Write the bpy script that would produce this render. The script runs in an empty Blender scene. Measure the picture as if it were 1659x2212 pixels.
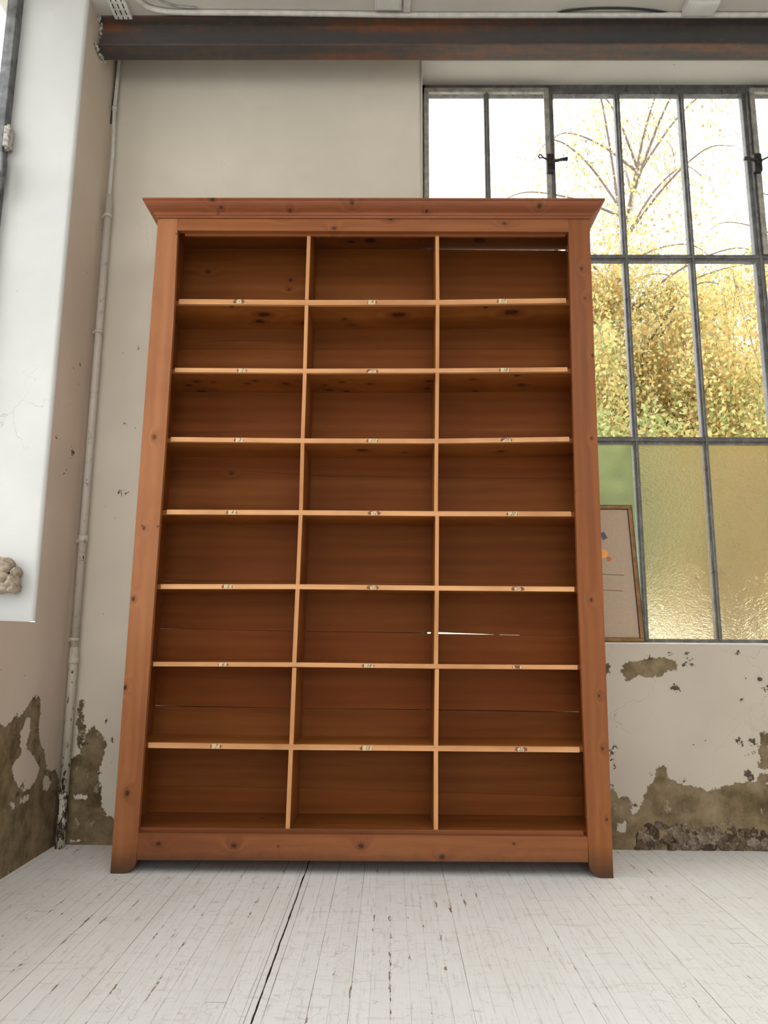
import bpy, bmesh, math, random
import numpy as np
from mathutils import Vector, Matrix
random.seed(7); rng = np.random.default_rng(7)
sc = bpy.context.scene; COL = sc.collection

# ------------------------------------------------------------------ camera
F, YAW, PITCH, ROLL = 1564.4, -0.008955, 0.170952, 0.0066406
CAM = np.array([0.9705, -2.6906, 0.8179])
def _axes():
    f0 = np.array([math.sin(YAW), math.cos(YAW), 0]); r0 = np.array([math.cos(YAW), -math.sin(YAW), 0]); u0 = np.array([0, 0, 1.])
    f = math.cos(PITCH)*f0 + math.sin(PITCH)*u0; u = math.cos(PITCH)*u0 - math.sin(PITCH)*f0
    r = math.cos(ROLL)*r0 + math.sin(ROLL)*u; uu = math.cos(ROLL)*u - math.sin(ROLL)*r0
    return r, uu, f
RR, UU, FF = _axes()
def at(px, py, X=None, Y=None, Z=None):
    """measured photo point -> the place it has on a real plane X=, Y= or Z= of the room"""
    d = FF + RR*(px-829.5)/F - UU*(py-1106)/F
    if Y is not None: k = (Y-CAM[1])/d[1]
    elif Z is not None: k = (Z-CAM[2])/d[2]
    else: k = (X-CAM[0])/d[0]
    return CAM + d*k
cd = bpy.data.cameras.new('camera'); cam = bpy.data.objects.new('camera', cd); COL.objects.link(cam)
cd.sensor_fit = 'HORIZONTAL'; cd.sensor_width = 36; cd.lens = F/1659*36; cd.clip_start = .02; cd.clip_end = 300
m = Matrix(((RR[0], UU[0], -FF[0], CAM[0]), (RR[1], UU[1], -FF[1], CAM[1]), (RR[2], UU[2], -FF[2], CAM[2]), (0, 0, 0, 1)))
cam.matrix_world = m
sc.camera = cam

# ------------------------------------------------------------------ node helpers
class MT:
    def __init__(s, name):
        s.m = bpy.data.materials.new(name); s.m.use_nodes = True; s.nt = s.m.node_tree; s.nt.nodes.clear()
        s.out = s.nt.nodes.new('ShaderNodeOutputMaterial')
    def n(s, typ, ins=None, **at_):
        nd = s.nt.nodes.new('ShaderNode'+typ)
        for k, v in at_.items(): setattr(nd, k, v)
        for k, v in (ins or {}).items():
            sk = nd.inputs[k]
            if hasattr(v, 'is_output') or isinstance(v, bpy.types.NodeSocket): s.nt.links.new(v, sk)
            else:
                if isinstance(v, (tuple, list)) and len(v) == 3 and sk.type == 'RGBA': v = (*v, 1)
                sk.default_value = v
        return nd
    def math(s, op, a, b=0.0, c=None, clamp=False):
        i = {0: a, 1: b}
        if c is not None: i[2] = c
        return s.n('Math', i, operation=op, use_clamp=clamp).outputs[0]
    def vm(s, op, a, b=(0, 0, 0), c=None, out=0):
        i = {0: a, 1: b}
        if c is not None: i[2] = c
        return s.n('VectorMath', i, operation=op).outputs[out]
    def mix(s, f, a, b, blend='MIX'):
        nd = s.n('Mix', None, data_type='RGBA', blend_type=blend)
        for k, v in ((0, f), (6, a), (7, b)):
            if isinstance(v, bpy.types.NodeSocket): s.nt.links.new(v, nd.inputs[k])
            else: nd.inputs[k].default_value = (*v, 1) if isinstance(v, (tuple, list)) and len(v) == 3 else v
        return nd.outputs[2]
    def noise(s, vec, scale, detail=4, rough=.55, dist=0., out=0):
        return s.n('TexNoise', {'Vector': vec, 'Scale': scale, 'Detail': detail, 'Roughness': rough, 'Distortion': dist}).outputs[out]
    def ramp(s, f, stops, interp='LINEAR'):
        nd = s.n('ValToRGB', {0: f}); cr = nd.color_ramp; cr.interpolation = interp
        while len(cr.elements) < len(stops): cr.elements.new(.5)
        for e, (p, c) in zip(cr.elements, stops):
            e.position = p; e.color = (*c, 1) if isinstance(c, (tuple, list)) else (c, c, c, 1)
        return nd.outputs[0]
    def step(s, v, lo, hi):
        return s.n('MapRange', {0: v, 1: lo, 2: hi, 3: 0., 4: 1.}, interpolation_type='SMOOTHSTEP').outputs[0]
    def co(s): return s.n('TexCoord').outputs['Object']
    def attr(s, name): return s.n('Attribute', None, attribute_name=name).outputs['Fac']
    def done(s, col, rough=.6, bump=None, bs=.3, bd=.01, spec=.5, **kw):
        i = {'Base Color': col, 'Roughness': rough, 'Specular IOR Level': spec}; i.update(kw)
        if bump is not None: i['Normal'] = s.n('Bump', {'Height': bump, 'Strength': bs, 'Distance': bd}).outputs[0]
        p = s.n('BsdfPrincipled', i); s.nt.links.new(p.outputs[0], s.out.inputs[0]); return s.m

# ------------------------------------------------------------------ object helpers
def link(name, me, mats=None, parent=None, smooth=False):
    o = bpy.data.objects.new(name, me); COL.objects.link(o)
    if mats is not None:
        for mm in (mats if isinstance(mats, (list, tuple)) else [mats]): me.materials.append(mm)
    if smooth: me.polygons.foreach_set('use_smooth', [True]*len(me.polygons))
    if parent is not None: put(o, parent)
    return o
def wmat(o):
    return (wmat(o.parent) @ o.matrix_parent_inverse @ o.matrix_basis) if o.parent else o.matrix_basis.copy()
def put(o, parent):
    o.parent = parent; o.matrix_parent_inverse = wmat(parent).inverted()
def obj(name, bm, mats, parent=None, smooth=False):
    me = bpy.data.meshes.new(name); bm.normal_update(); bm.to_mesh(me); bm.free()
    return link(name, me, mats, parent, smooth)
def tag(o, label, cat, group=None, kind=None):
    o['label'] = label; o['category'] = cat
    if group: o['group'] = group
    if kind: o['kind'] = kind
    return o
def thing(name, label, cat, loc, group=None):
    o = bpy.data.objects.new(name, None); o.empty_display_size = .05; COL.objects.link(o); o.location = loc
    return tag(o, label, cat, group)
def struct(o): o['kind'] = 'structure'; return o

def add_prism(bm, poly, a0, a1, axis='Y', bevel=0, mat=0, seg=2):
    """extrude a polygon given in the plane across `axis` from a0 to a1"""
    def P(u, v, w):
        return {'Y': (u, w, v), 'X': (w, u, v), 'Z': (u, v, w)}[axis]
    A = [bm.verts.new(P(u, v, a0)) for u, v in poly]; B = [bm.verts.new(P(u, v, a1)) for u, v in poly]
    n = len(poly); fs = [bm.faces.new(A), bm.faces.new(B[::-1])]
    for i in range(n): fs.append(bm.faces.new((A[i], B[i], B[(i+1) % n], A[(i+1) % n])))
    bmesh.ops.recalc_face_normals(bm, faces=fs)
    for f in fs: f.material_index = mat
    if bevel:
        es = list({e for f in fs for e in f.edges})
        bmesh.ops.bevel(bm, geom=es, offset=bevel, segments=seg, affect='EDGES', profile=.6, clamp_overlap=True)
    return bm
def add_box(bm, x0, x1, y0, y1, z0, z1, bevel=0, mat=0):
    return add_prism(bm, [(x0, z0), (x1, z0), (x1, z1), (x0, z1)], y0, y1, 'Y', bevel, mat)
def add_tube(bm, pts, rads, seg=12, cap=True, mat=0):
    pts = [Vector(p) for p in pts]; n = len(pts)
    if not isinstance(rads, (list, tuple)): rads = [rads]*n
    rings = []; ref = None
    for i, p in enumerate(pts):
        d = (pts[min(i+1, n-1)]-pts[max(i-1, 0)]).normalized()
        if ref is None: ref = d.orthogonal().normalized()
        ref = (ref - d*ref.dot(d)).normalized(); b = d.cross(ref)
        rings.append([bm.verts.new(p+(ref*math.cos(t)+b*math.sin(t))*rads[i]) for t in [2*math.pi*k/seg for k in range(seg)]])
    for i in range(n-1):
        for k in range(seg):
            f = bm.faces.new((rings[i][k], rings[i][(k+1) % seg], rings[i+1][(k+1) % seg], rings[i+1][k])); f.smooth = True; f.material_index = mat
    if cap:
        bm.faces.new(rings[0][::-1]).material_index = mat; bm.faces.new(rings[-1]).material_index = mat
    return bm
def spline(pts, k=6):
    P = [Vector(p) for p in pts]; out = []
    for i in range(len(P)-1):
        a, b, c, d = P[max(i-1, 0)], P[i], P[i+1], P[min(i+2, len(P)-1)]
        for j in range(k):
            t = j/k
            out.append(.5*((2*b)+(-a+c)*t+(2*a-5*b+4*c-d)*t*t+(-a+3*b-3*c+d)*t**3))
    return out+[P[-1]]
def grid(name, pts_u, zs, attrs=None, mats=None, parent=None, smooth=True, disp=None):
    """a wall sheet along a plan path pts_u [(x,y)..] over heights zs (list or function of path index), with vertex attributes"""
    U = np.array(pts_u, float); nu = len(U); zs = np.array(zs, float)
    if zs.ndim == 1: Zm = np.tile(zs, (nu, 1))
    else: Zm = zs
    nz = Zm.shape[1]
    V = np.zeros((nu, nz, 3)); V[:, :, 0] = U[:, 0, None]; V[:, :, 1] = U[:, 1, None]; V[:, :, 2] = Zm
    V = V.reshape(-1, 3)
    i, j = np.meshgrid(np.arange(nu-1), np.arange(nz-1), indexing='ij'); a = (i*nz+j).ravel()
    Fc = np.stack([a, a+nz, a+nz+1, a+1], 1)
    if disp is not None: V = V+disp(V)
    return mesh_np(name, V, Fc, attrs, mats, parent, smooth)
def mesh_np(name, V, Fc, attrs=None, mats=None, parent=None, smooth=False, fattrs=None):
    me = bpy.data.meshes.new(name); k = Fc.shape[1]
    me.vertices.add(len(V)); me.vertices.foreach_set('co', V.astype(np.float32).ravel())
    me.loops.add(Fc.size); me.loops.foreach_set('vertex_index', Fc.astype(np.int32).ravel())
    me.polygons.add(len(Fc)); me.polygons.foreach_set('loop_start', np.arange(0, Fc.size, k, dtype=np.int32))
    me.update(calc_edges=True)
    for nm, fn in (attrs or {}).items():
        A = me.attributes.new(nm, 'FLOAT', 'POINT'); A.data.foreach_set('value', np.asarray(fn(V), np.float32))
    for nm, arr in (fattrs or {}).items():
        A = me.attributes.new(nm, 'FLOAT', 'FACE'); A.data.foreach_set('value', np.asarray(arr, np.float32))
    me.validate()
    return link(name, me, mats, parent, smooth)
def sdf(P, poly):
    """signed distance of points P (n,2) to a polygon, negative inside"""
    poly = np.array(poly, float); d = np.full(len(P), 1e9); ins = np.zeros(len(P), bool); n = len(poly)
    for i in range(n):
        a, b = poly[i], poly[(i+1) % n]; e = b-a; w = P-a
        t = np.clip((w@e)/max(e@e, 1e-12), 0, 1); d = np.minimum(d, np.hypot(*(w-t[:, None]*e).T))
        c = (a[1] > P[:, 1]) != (b[1] > P[:, 1])
        with np.errstate(divide='ignore', invalid='ignore'): xx = (b[0]-a[0])*(P[:, 1]-a[1])/(b[1]-a[1])+a[0]
        ins ^= c & (P[:, 0] < xx)
    return np.where(ins, -d, d)
def combo(P, pos, neg=()):
    d = np.full(len(P), 1.0)
    for q in pos: d = np.minimum(d, sdf(P, q))
    for q in neg: d = np.maximum(d, -sdf(P, q))
    return np.clip(d, -.3, .3)

# ------------------------------------------------------------------ materials
def wood(name, axis='X', normal='Y', knots=(), dark=(.16, .048, .012), mid=(.33, .115, .032), light=(.47, .19, .06), seed=0., rough=.42, spec=.3, ring=1., wear=.25, foot=0.):
    M = MT(name); P = M.co(); ax = 'XYZ'.index(axis); nr = 'XYZ'.index(normal)
    dmin = None
    for (kx, ky, kz, r) in knots:
        s = [1/r]*3; s[ax] = 1/(r*1.35); s[nr] = 1/(r*6)
        dd = M.vm('LENGTH', M.vm('MULTIPLY_ADD', P, tuple(s), tuple(-c*q for c, q in zip((kx, ky, kz), s))), out=1)
        dmin = dd if dmin is None else M.math('MINIMUM', dmin, dd)
    s = [9., 9., 9.]; s[ax] = .8
    Q = M.vm('MULTIPLY_ADD', P, tuple(s), (seed*3.1, seed*1.7, seed*2.3))
    if dmin is not None:
        bulge = M.math('POWER', 2.718, M.math('MULTIPLY', M.math('MULTIPLY', dmin, dmin), -.16))
        Q = M.vm('ADD', Q, M.n('CombineXYZ', {0: M.math('MULTIPLY', bulge, 0.0 if ax == 0 else .55), 1: 0., 2: M.math('MULTIPLY', bulge, 0. if ax == 2 else .55)}).outputs[0])
    base = M.noise(Q, 1., 5, .6, .6)
    rings = M.n('TexWave', {'Vector': Q, 'Scale': .9*ring, 'Distortion': 7., 'Detail': 3., 'Detail Scale': .8, 'Detail Roughness': .6}, bands_direction={0: 'Z', 1: 'Z', 2: 'X'}[ax]).outputs[1]
    s2 = [420.]*3; s2[ax] = 9.
    fine = M.noise(M.vm('MULTIPLY', P, tuple(s2)), 1., 3, .6)
    v = M.math('ADD', M.math('MULTIPLY', base, .75), M.math('MULTIPLY', rings, .09))
    v = M.math('ADD', v, M.math('MULTIPLY', fine, .20))
    c = M.ramp(v, [(.25, dark), (.52, mid), (.78, light)])
    blot = M.noise(M.vm('ADD', P, (seed, 3, seed)), 3.2, 3, .6)
    c = M.mix(M.step(blot, .42, .75), c, M.mix(.75, c, (.22, .06, .025), 'MULTIPLY') if False else M.mix(.35, c, (.20, .055, .02)))
    # scattered small dark nail holes and dents
    vo = M.n('TexVoronoi', {'Vector': P, 'Scale': 9., 'Randomness': 1.}, feature='F1')
    hole = M.math('LESS_THAN', vo.outputs['Distance'], .018)
    c = M.mix(M.math('MULTIPLY', hole, wear*2), c, (.04, .015, .006))
    if dmin is not None:
        dn = M.math('ADD', dmin, M.math('MULTIPLY', M.math('SUBTRACT', M.noise(P, 60., 3), .5), .7))
        halo = M.math('SUBTRACT', 1., M.step(dn, .8, 2.0))
        c = M.mix(M.math('MULTIPLY', halo, .38), c, (.10, .03, .01))
        core = M.math('SUBTRACT', 1., M.step(dn, .5, .85))
        c = M.mix(M.math('MULTIPLY', core, .88), c, (.045, .014, .007))
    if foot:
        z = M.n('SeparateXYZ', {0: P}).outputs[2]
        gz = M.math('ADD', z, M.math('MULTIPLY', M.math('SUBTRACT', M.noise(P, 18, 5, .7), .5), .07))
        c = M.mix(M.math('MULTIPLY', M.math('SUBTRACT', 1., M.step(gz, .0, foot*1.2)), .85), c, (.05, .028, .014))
    b = M.math('ADD', M.math('MULTIPLY', fine, .5), M.math('MULTIPLY', base, .5))
    rg = M.math('ADD', rough-.06, M.math('MULTIPLY', blot, .15))
    return M.done(c, rg, b, .12, .002, spec)

def plaster(name, base=(.60, .585, .55), attrs=True, grime=.5, rubble=False, bumps=.35):
    M = MT(name); P = M.co()
    n1 = M.noise(P, 1.3, 4, .6); n2 = M.noise(P, 7., 5, .65); n3 = M.noise(P, 45., 4, .6)
    c = M.mix(M.step(n1, .35, .7), tuple(x*.93 for x in base), tuple(min(1, x*1.05) for x in base))
    c = M.mix(M.math('MULTIPLY', M.step(n2, .52, .8), .35*grime), c, (base[0]*.78, base[1]*.75, base[2]*.70))
    # little dark nicks in the paint
    vo = M.n('TexVoronoi', {'Vector': M.vm('ADD', P, M.vm('MULTIPLY', M.noise(P, 20, 2, out=1), (.05, .05, .05))), 'Scale': 11.}, feature='F1')
    nick = M.math('MULTIPLY', M.math('LESS_THAN', vo.outputs['Distance'], .05), M.step(M.noise(P, 2.1, 2), .5, .62))
    c = M.mix(M.math('MULTIPLY', nick, .7), c, (.19, .16, .13))
    # hairline cracks
    cr = M.n('TexVoronoi', {'Vector': M.vm('ADD', P, M.vm('MULTIPLY', M.noise(P, 6, 4, out=1), (.25, .25, .25))), 'Scale': 3.2}, feature='DISTANCE_TO_EDGE').outputs['Distance']
    crk = M.math('MULTIPLY', M.math('LESS_THAN', cr, .006), M.step(n1, .5, .7))
    c = M.mix(M.math('MULTIPLY', crk, .35), c, (.25, .22, .19))
    h = M.math('ADD', M.math('MULTIPLY', n3, .12), M.math('MULTIPLY', M.noise(P, 12, 3), .5))
    if attrs:
        d = M.attr('peel')
        e = M.math('ADD', d, M.math('MULTIPLY', M.math('SUBTRACT', M.noise(P, 16, 5, .7), .5), .06))
        e = M.math('ADD', e, M.math('MULTIPLY', M.math('SUBTRACT', M.noise(P, 70, 4, .7), .5), .032))
        mk = M.math('SUBTRACT', 1., M.step(e, -.001, .0012))
        br = M.ramp(M.noise(P, 9, 6, .7), [(.32, (.085, .06, .028)), (.5, (.19, .14, .077)), (.70, (.31, .24, .15))])
        br = M.mix(M.math('MULTIPLY', M.step(M.noise(M.vm('MULTIPLY', P, (1, 1, .5)), 34, 5, .7), .61, .68), .7), br, (.38, .32, .24))
        rim = M.math('MULTIPLY', M.math('SUBTRACT', 1., M.step(M.math('ABSOLUTE', e), .0, .004)), .55)
        c = M.mix(mk, c, br); c = M.mix(rim, c, (.12, .095, .06))
        chip = M.attr('chip')
        ce = M.math('ADD', chip, M.math('MULTIPLY', M.math('SUBTRACT', M.noise(P, 75, 4, .7), .47), .075))
        cm = M.math('SUBTRACT', 1., M.step(ce, -.001, .001))
        c = M.mix(cm, c, (.085, .065, .045))
        h = M.math('SUBTRACT', h, M.math('MULTIPLY', mk, .9))
        h = M.math('SUBTRACT', h, M.math('MULTIPLY', cm, .6))
        h = M.math('ADD', h, M.math('MULTIPLY', M.math('MULTIPLY', mk, M.noise(P, 28, 5, .7)), .5))
    return M.done(c, .82, h, bumps, .006, .25)

def floor_mat():
    M = MT('floor_paint'); P = M.co(); S = M.n('SeparateXYZ', {0: P}); X, Y = S.outputs[0], S.outputs[1]
    w = .0465
    u = M.math('DIVIDE', M.math('ADD', X, M.math('MULTIPLY', M.math('SUBTRACT', M.noise(M.vm('MULTIPLY', P, (3, .25, 1)), 1., 2), .5), .012)), w)
    idx = M.math('FLOOR', u); fr = M.math('FRACT', u)
    wn = M.n('TexWhiteNoise', {'W': idx}, noise_dimensions='1D').outputs['Value']
    wn2 = M.n('TexWhiteNoise', {'W': M.math('ADD', idx, 71.3)}, noise_dimensions='1D').outputs['Value']
    edge = M.math('MINIMUM', fr, M.math('SUBTRACT', 1., fr))           # 0 at a seam
    fr0 = M.math('MULTIPLY', fr, w)
    # each seam gets its own width
    sw = M.math('ADD', .0005, M.math('MULTIPLY', M.math('POWER', wn, 2.5), .0014))
    breakup = M.noise(M.vm('MULTIPLY', P, (30, 2.2, 1)), 1., 4, .7)
    seam = M.math('MULTIPLY', M.math('LESS_THAN', fr0, sw), M.math('ADD', .35, M.math('MULTIPLY', M.step(breakup, .4, .6), .65)))
    # sub grooves halfway on some boards
    g = M.math('MULTIPLY', M.math('LESS_THAN', M.math('ABSOLUTE', M.math('SUBTRACT', fr, .5)), .008), M.math('GREATER_THAN', wn2, .45))
    # butt joints
    yj = M.math('FRACT', M.math('ADD', M.math('MULTIPLY', Y, .17), M.math('MULTIPLY', wn2, 7.)))
    joint = M.math('LESS_THAN', yj, .0003)
    base = M.mix(wn, (.80, .805, .80), (.835, .84, .835))
    lw = M.noise(M.vm('MULTIPLY', P, (5, 1.1, 1)), 1., 5, .65)
    base = M.mix(M.math('MULTIPLY', M.step(lw, .45, .75), .5), base, (.72, .70, .66))
    # scuffs and streaks along the boards, thin scratches across
    st = M.noise(M.vm('MULTIPLY', P, (95, 7, 1)), 1., 6, .75)
    base = M.mix(M.math('MULTIPLY', M.step(st, .53, .68), .62), base, (.54, .49, .43))
    sc1 = M.noise(M.vm('ADD', M.vm('MULTIPLY', P, (9, 60, 1)), M.vm('MULTIPLY', M.noise(P, 4, 2, out=1), (5, 5, 5))), 1., 5, .7)
    base = M.mix(M.math('MULTIPLY', M.step(sc1, .55, .66), .36), base, (.55, .50, .45))
    cx = M.n('TexVoronoi', {'Vector': M.vm('ADD', M.vm('MULTIPLY', P, (1., 1.6, 1)), M.vm('MULTIPLY', M.noise(P, 3.5, 3, out=1), (.6, .6, .6))), 'Scale': 9.}, feature='DISTANCE_TO_EDGE').outputs['Distance']
    base = M.mix(M.math('MULTIPLY', M.math('LESS_THAN', cx, .006), M.math('MULTIPLY', M.step(M.noise(P, 3., 2), .42, .55), .5)), base, (.5, .43, .37))
    # chips of bare wood hugging the seams
    ch = M.noise(M.vm('MULTIPLY', P, (60, 9, 1)), 1., 5, .75)
    near = M.math('SUBTRACT', 1., M.step(edge, .0, .28))
    big = M.step(M.noise(M.vm('MULTIPLY', P, (3, .8, 1)), 1., 2), .42, .68)
    chm = M.step(M.math('ADD', ch, M.math('ADD', M.math('MULTIPLY', near, .13), M.math('MULTIPLY', big, .07))), .765, .79)
    base = M.mix(chm, base, (.28, .185, .125))
    base = M.mix(M.math('MULTIPLY', g, .35), base, (.42, .39, .35))
    base = M.mix(seam, base, (.11, .085, .07)); base = M.mix(M.math('MULTIPLY', joint, .8), base, (.12, .09, .07))
    # the one wide open joint
    sx = M.math('ABSOLUTE', M.math('SUBTRACT', M.math('ADD', X, M.math('MULTIPLY', M.math('SUBTRACT', M.noise(M.vm('MULTIPLY', P, (0, 6, 0)), 1., 3), .5), .008)), .678))
    gap = M.math('MULTIPLY', M.math('LESS_THAN', sx, M.math('ADD', -.0006, M.math('MULTIPLY', M.noise(M.vm('MULTIPLY', P, (0, 9, 0)), 1., 3), .0055))), M.math('GREATER_THAN', M.noise(M.vm('MULTIPLY', P, (0, 2.6, 0)), 1., 1), .36))
    base = M.mix(gap, base, (.02, .012, .012))
    s2 = M.math('LESS_THAN', M.math('ABSOLUTE', M.math('SUBTRACT', X, .661)), .0009)
    base = M.mix(M.math('MULTIPLY', s2, .8), base, (.15, .12, .1))
    h = M.math('SUBTRACT', M.math('MULTIPLY', st, .25), M.math('MULTIPLY', M.math('MAXIMUM', seam, gap), 2.))
    h = M.math('SUBTRACT', h, M.math('MULTIPLY', chm, .8)); h = M.math('ADD', h, M.math('MULTIPLY', wn, .25))
    return M.done(base, M.math('ADD', .42, M.math('MULTIPLY', lw, .3)), h, .3, .002, .4)

def simple(name, col, rough=.5, metal=0., nscale=30, namp=.25, spec=.5, bump=.15):
    M = MT(name); P = M.co(); n = M.noise(P, nscale, 5, .65)
    c = M.mix(M.step(n, .3, .7), tuple(x*(1-namp) for x in col), tuple(min(1, x*(1+namp)) for x in col))
    return M.done(c, rough, n, bump, .002, spec, Metallic=metal)

def rust_mat():
    M = MT('rusty_steel'); P = M.co(); z = M.n('SeparateXYZ', {0: P}).outputs[2]
    n = M.noise(M.vm('MULTIPLY', P, (1.2, 9, 9)), 1., 6, .65); n2 = M.noise(P, 26, 6, .7)
    c = M.ramp(M.math('ADD', M.math('MULTIPLY', n, .7), M.math('MULTIPLY', n2, .3)), [(.36, (.050, .046, .046)), (.49, (.085, .062, .052)), (.58, (.17, .07, .035)), (.72, (.27, .11, .06))])
    # the web kept its dark mill scale
    web = M.math('MULTIPLY', M.step(z, 3.395, 3.405), M.math('SUBTRACT', 1., M.step(z, 3.47, 3.50)))
    c = M.mix(M.math('MULTIPLY', web, .75), c, (.062, .062, .066))
    sp = M.noise(M.vm('MULTIPLY', P, (14, 30, 30)), 1., 6, .8)
    patch = M.step(M.noise(M.vm('MULTIPLY', P, (1.6, 1, 1)), 1., 1), .5, .65)
    c = M.mix(M.math('MULTIPLY', M.step(sp, .60, .70), M.math('MULTIPLY', patch, .6)), c, (.42, .40, .37))
    return M.done(c, .62, n2, .3, .002, .4)

def clear_glass():
    M = MT('window_glass'); fr = M.n('Fresnel', {'IOR': 1.17}).outputs[0]
    t = M.n('BsdfTransparent', {'Color': (.97, .98, .975)}); g = M.n('BsdfGlossy', {'Color': (1, 1, 1), 'Roughness': .02})
    mx = M.n('MixShader', {0: fr, 1: t.outputs[0], 2: g.outputs[0]}); M.nt.links.new(mx.outputs[0], M.out.inputs[0]); return M.m
def obscure_glass(name, rough, ripple, tint):
    M = MT(name); P = M.co()
    sw = M.vm('MULTIPLY', M.noise(P, 5, 3, out=1), (.16, .16, .16))
    n = M.noise(M.vm('MULTIPLY', M.vm('ADD', P, sw), (1., 1., 1.9)), 62, 2, .5)
    n2 = M.noise(M.vm('ADD', P, sw), 130, 2, .5)
    h = M.math('ADD', n, M.math('MULTIPLY', n2, .35))
    bp = M.n('Bump', {'Height': h, 'Strength': ripple, 'Distance': .006}).outputs[0]
    r = M.n('BsdfRefraction', {'Color': tint, 'Roughness': rough, 'IOR': 1.18, 'Normal': bp})
    tl = M.n('BsdfTranslucent', {'Color': (.6, .63, .6), 'Normal': bp})
    g = M.n('BsdfGlossy', {'Color': (1, 1, 1), 'Roughness': .12, 'Normal': bp})
    a = M.n('MixShader', {0: .06, 1: r.outputs[0], 2: tl.outputs[0]}); b = M.n('MixShader', {0: .05, 1: a.outputs[0], 2: g.outputs[0]})
    M.nt.links.new(b.outputs[0], M.out.inputs[0]); return M.m

PL = plaster('plaster_back', (.69, .635, .54)); PLL = plaster('plaster_left', (.64, .545, .455)); PLW = plaster('plaster_parapet', (.53, .465, .39)); JB = plaster('plaster_reveal', (.66, .665, .655), attrs=False, grime=.3, bumps=1.)  # parapet: aged pinkish plaster, its weaker light also put into the colour
CEIL = plaster('plaster_ceiling', (.56, .54, .49), attrs=False, grime=.9); REST = plaster('plaster_plain', (.62, .60, .57), attrs=False)
FLOORM = floor_mat(); RUST = rust_mat(); GLASS = clear_glass()
OBS = obscure_glass('rippled_obscure_glass', .10, 1., (.86, .76, .54)); FROST = obscure_glass('frosted_glass', .26, .12, (.72, .80, .60))

# ------------------------------------------------------------------ the room
XL, YB, ZC = -.345, .347, 3.537; SX0, SX1, SILL, HEAD, YW = 1.112, 4.30, .800, 3.527, .50
fl = bmesh.new(); add_box(fl, -1.0, 5.6, -7.0, .9, -.12, 0.)
struct(obj('floor', fl, FLOORM))
ce = bmesh.new(); add_box(ce, -.75, 5.4, -2.3, .56, ZC, ZC+.15); add_box(ce, -.75, 5.4, -7.0, -5.6, ZC, ZC+.15); add_box(ce, -.75, .2, -5.6, -2.3, ZC, ZC+.15); add_box(ce, 3.1, 5.4, -5.6, -2.3, ZC, ZC+.15)  # the gap behind the camera is a roof opening added to brighten the floor
struct(obj('ceiling', ce, CEIL))

def px_poly(pts, ox, oy, s, **kw):
    ax = (0, 2) if 'Y' in kw else (1, 2)
    return [tuple(at(ox+x/s, oy+y/s, **kw)[list(ax)]) for x, y in pts]
A1 = dict(ox=1260, oy=1380, s=3.815, Y=YB)
R_brown = [px_poly([(200, 1200), (232, 1230), (300, 1300), (345, 1280), (395, 1340), (400, 1400), (425, 1445), (480, 1370), (520, 1250), (550, 1180), (600, 1130), (610, 1070), (640, 1060), (672, 1065), (675, 1110), (710, 1165), (765, 1175), (800, 1220), (900, 1228), (990, 1240), (1010, 1265), (1080, 1250), (1150, 1210), (1220, 1215), (1300, 1200), (1360, 1180), (1400, 1205), (1522, 1205), (2300, 1100), (4200, 1300), (4200, 1990), (200, 1990)], **A1),
           px_poly([(305, 270), (345, 200), (500, 190), (560, 165), (640, 155), (740, 170), (785, 220), (775, 265), (690, 265), (660, 315), (560, 320), (490, 300), (410, 315), (380, 355), (345, 350), (350, 310), (305, 290)], **A1),
           px_poly([(1440, 775), (1540, 765), (1560, 870), (1465, 860)], **A1),
           px_poly([(1445, 890), (1500, 890), (1560, 920), (1560, 1085), (1420, 1080), (1425, 1040), (1450, 1010)], **A1),
           px_poly([(1335, 1100), (1385, 1085), (1400, 1165), (1345, 1140)], **A1), px_poly([(1440, 1105), (1522, 1100), (1522, 1170), (1440, 1170)], **A1),
           px_poly([(170, 205), (205, 215), (208, 285), (170, 300)], **A1)]
R_white = [px_poly([(285, 1540), (350, 1495), (355, 1590), (320, 1605), (278, 1590)], **A1)]
A2 = dict(ox=0, oy=1460, s=3.95)
L_brown = [px_poly([(450, 760), (560, 740), (620, 700), (690, 640), (735, 560), (745, 500), (770, 465), (800, 440), (840, 470), (880, 520), (905, 580), (885, 640), (850, 760), (840, 900), (860, 1020), (875, 1150), (900, 1200), (1100, 1230), (1100, 1500), (400, 1600)], Y=YB, **A2),
           px_poly([(672, 210), (708, 190), (715, 420), (700, 520), (675, 640), (660, 560)], Y=YB, **A2)]
L_white = [px_poly([(650, 760), (672, 765), (668, 810), (650, 800)], Y=YB, **A2), px_poly([(585, 1385), (700, 1385), (690, 1420), (600, 1425)], Y=YB, **A2), px_poly([(600, 1000), (750, 1030), (740, 1050), (640, 1050)], Y=YB, **A2)]
W_brown = [px_poly([(-700, 300), (0, 410), (60, 440), (100, 390), (135, 330), (150, 370), (200, 320), (290, 180), (340, 180), (345, 330), (330, 440), (350, 600), (385, 640), (395, 830), (470, 800), (500, 850), (505, 1560), (-700, 2300)], X=XL, **A2)]
W_white = [px_poly([(105, 800), (130, 720), (175, 680), (172, 560), (180, 480), (235, 330), (262, 350), (250, 480), (225, 600), (290, 680), (330, 780), (300, 900), (250, 960), (190, 1000), (120, 900)], X=XL, **A2),
           px_poly([(370, 850), (400, 830), (440, 900), (400, 990), (375, 970)], X=XL, **A2), px_poly([(160, 1040), (240, 1010), (250, 1060), (180, 1095)], X=XL, **A2), px_poly([(95, 1080), (130, 1075), (125, 1150), (95, 1140)], X=XL, **A2)]
def blobs(lst, ox, oy, s, **kw):
    ax = (0, 2) if 'Y' in kw else (1, 2); out = []
    for x, y, r in lst:
        c = at(ox+x/s, oy+y/s, **kw)[list(ax)]; out.append((c[0], c[1], r))
    return out
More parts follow.
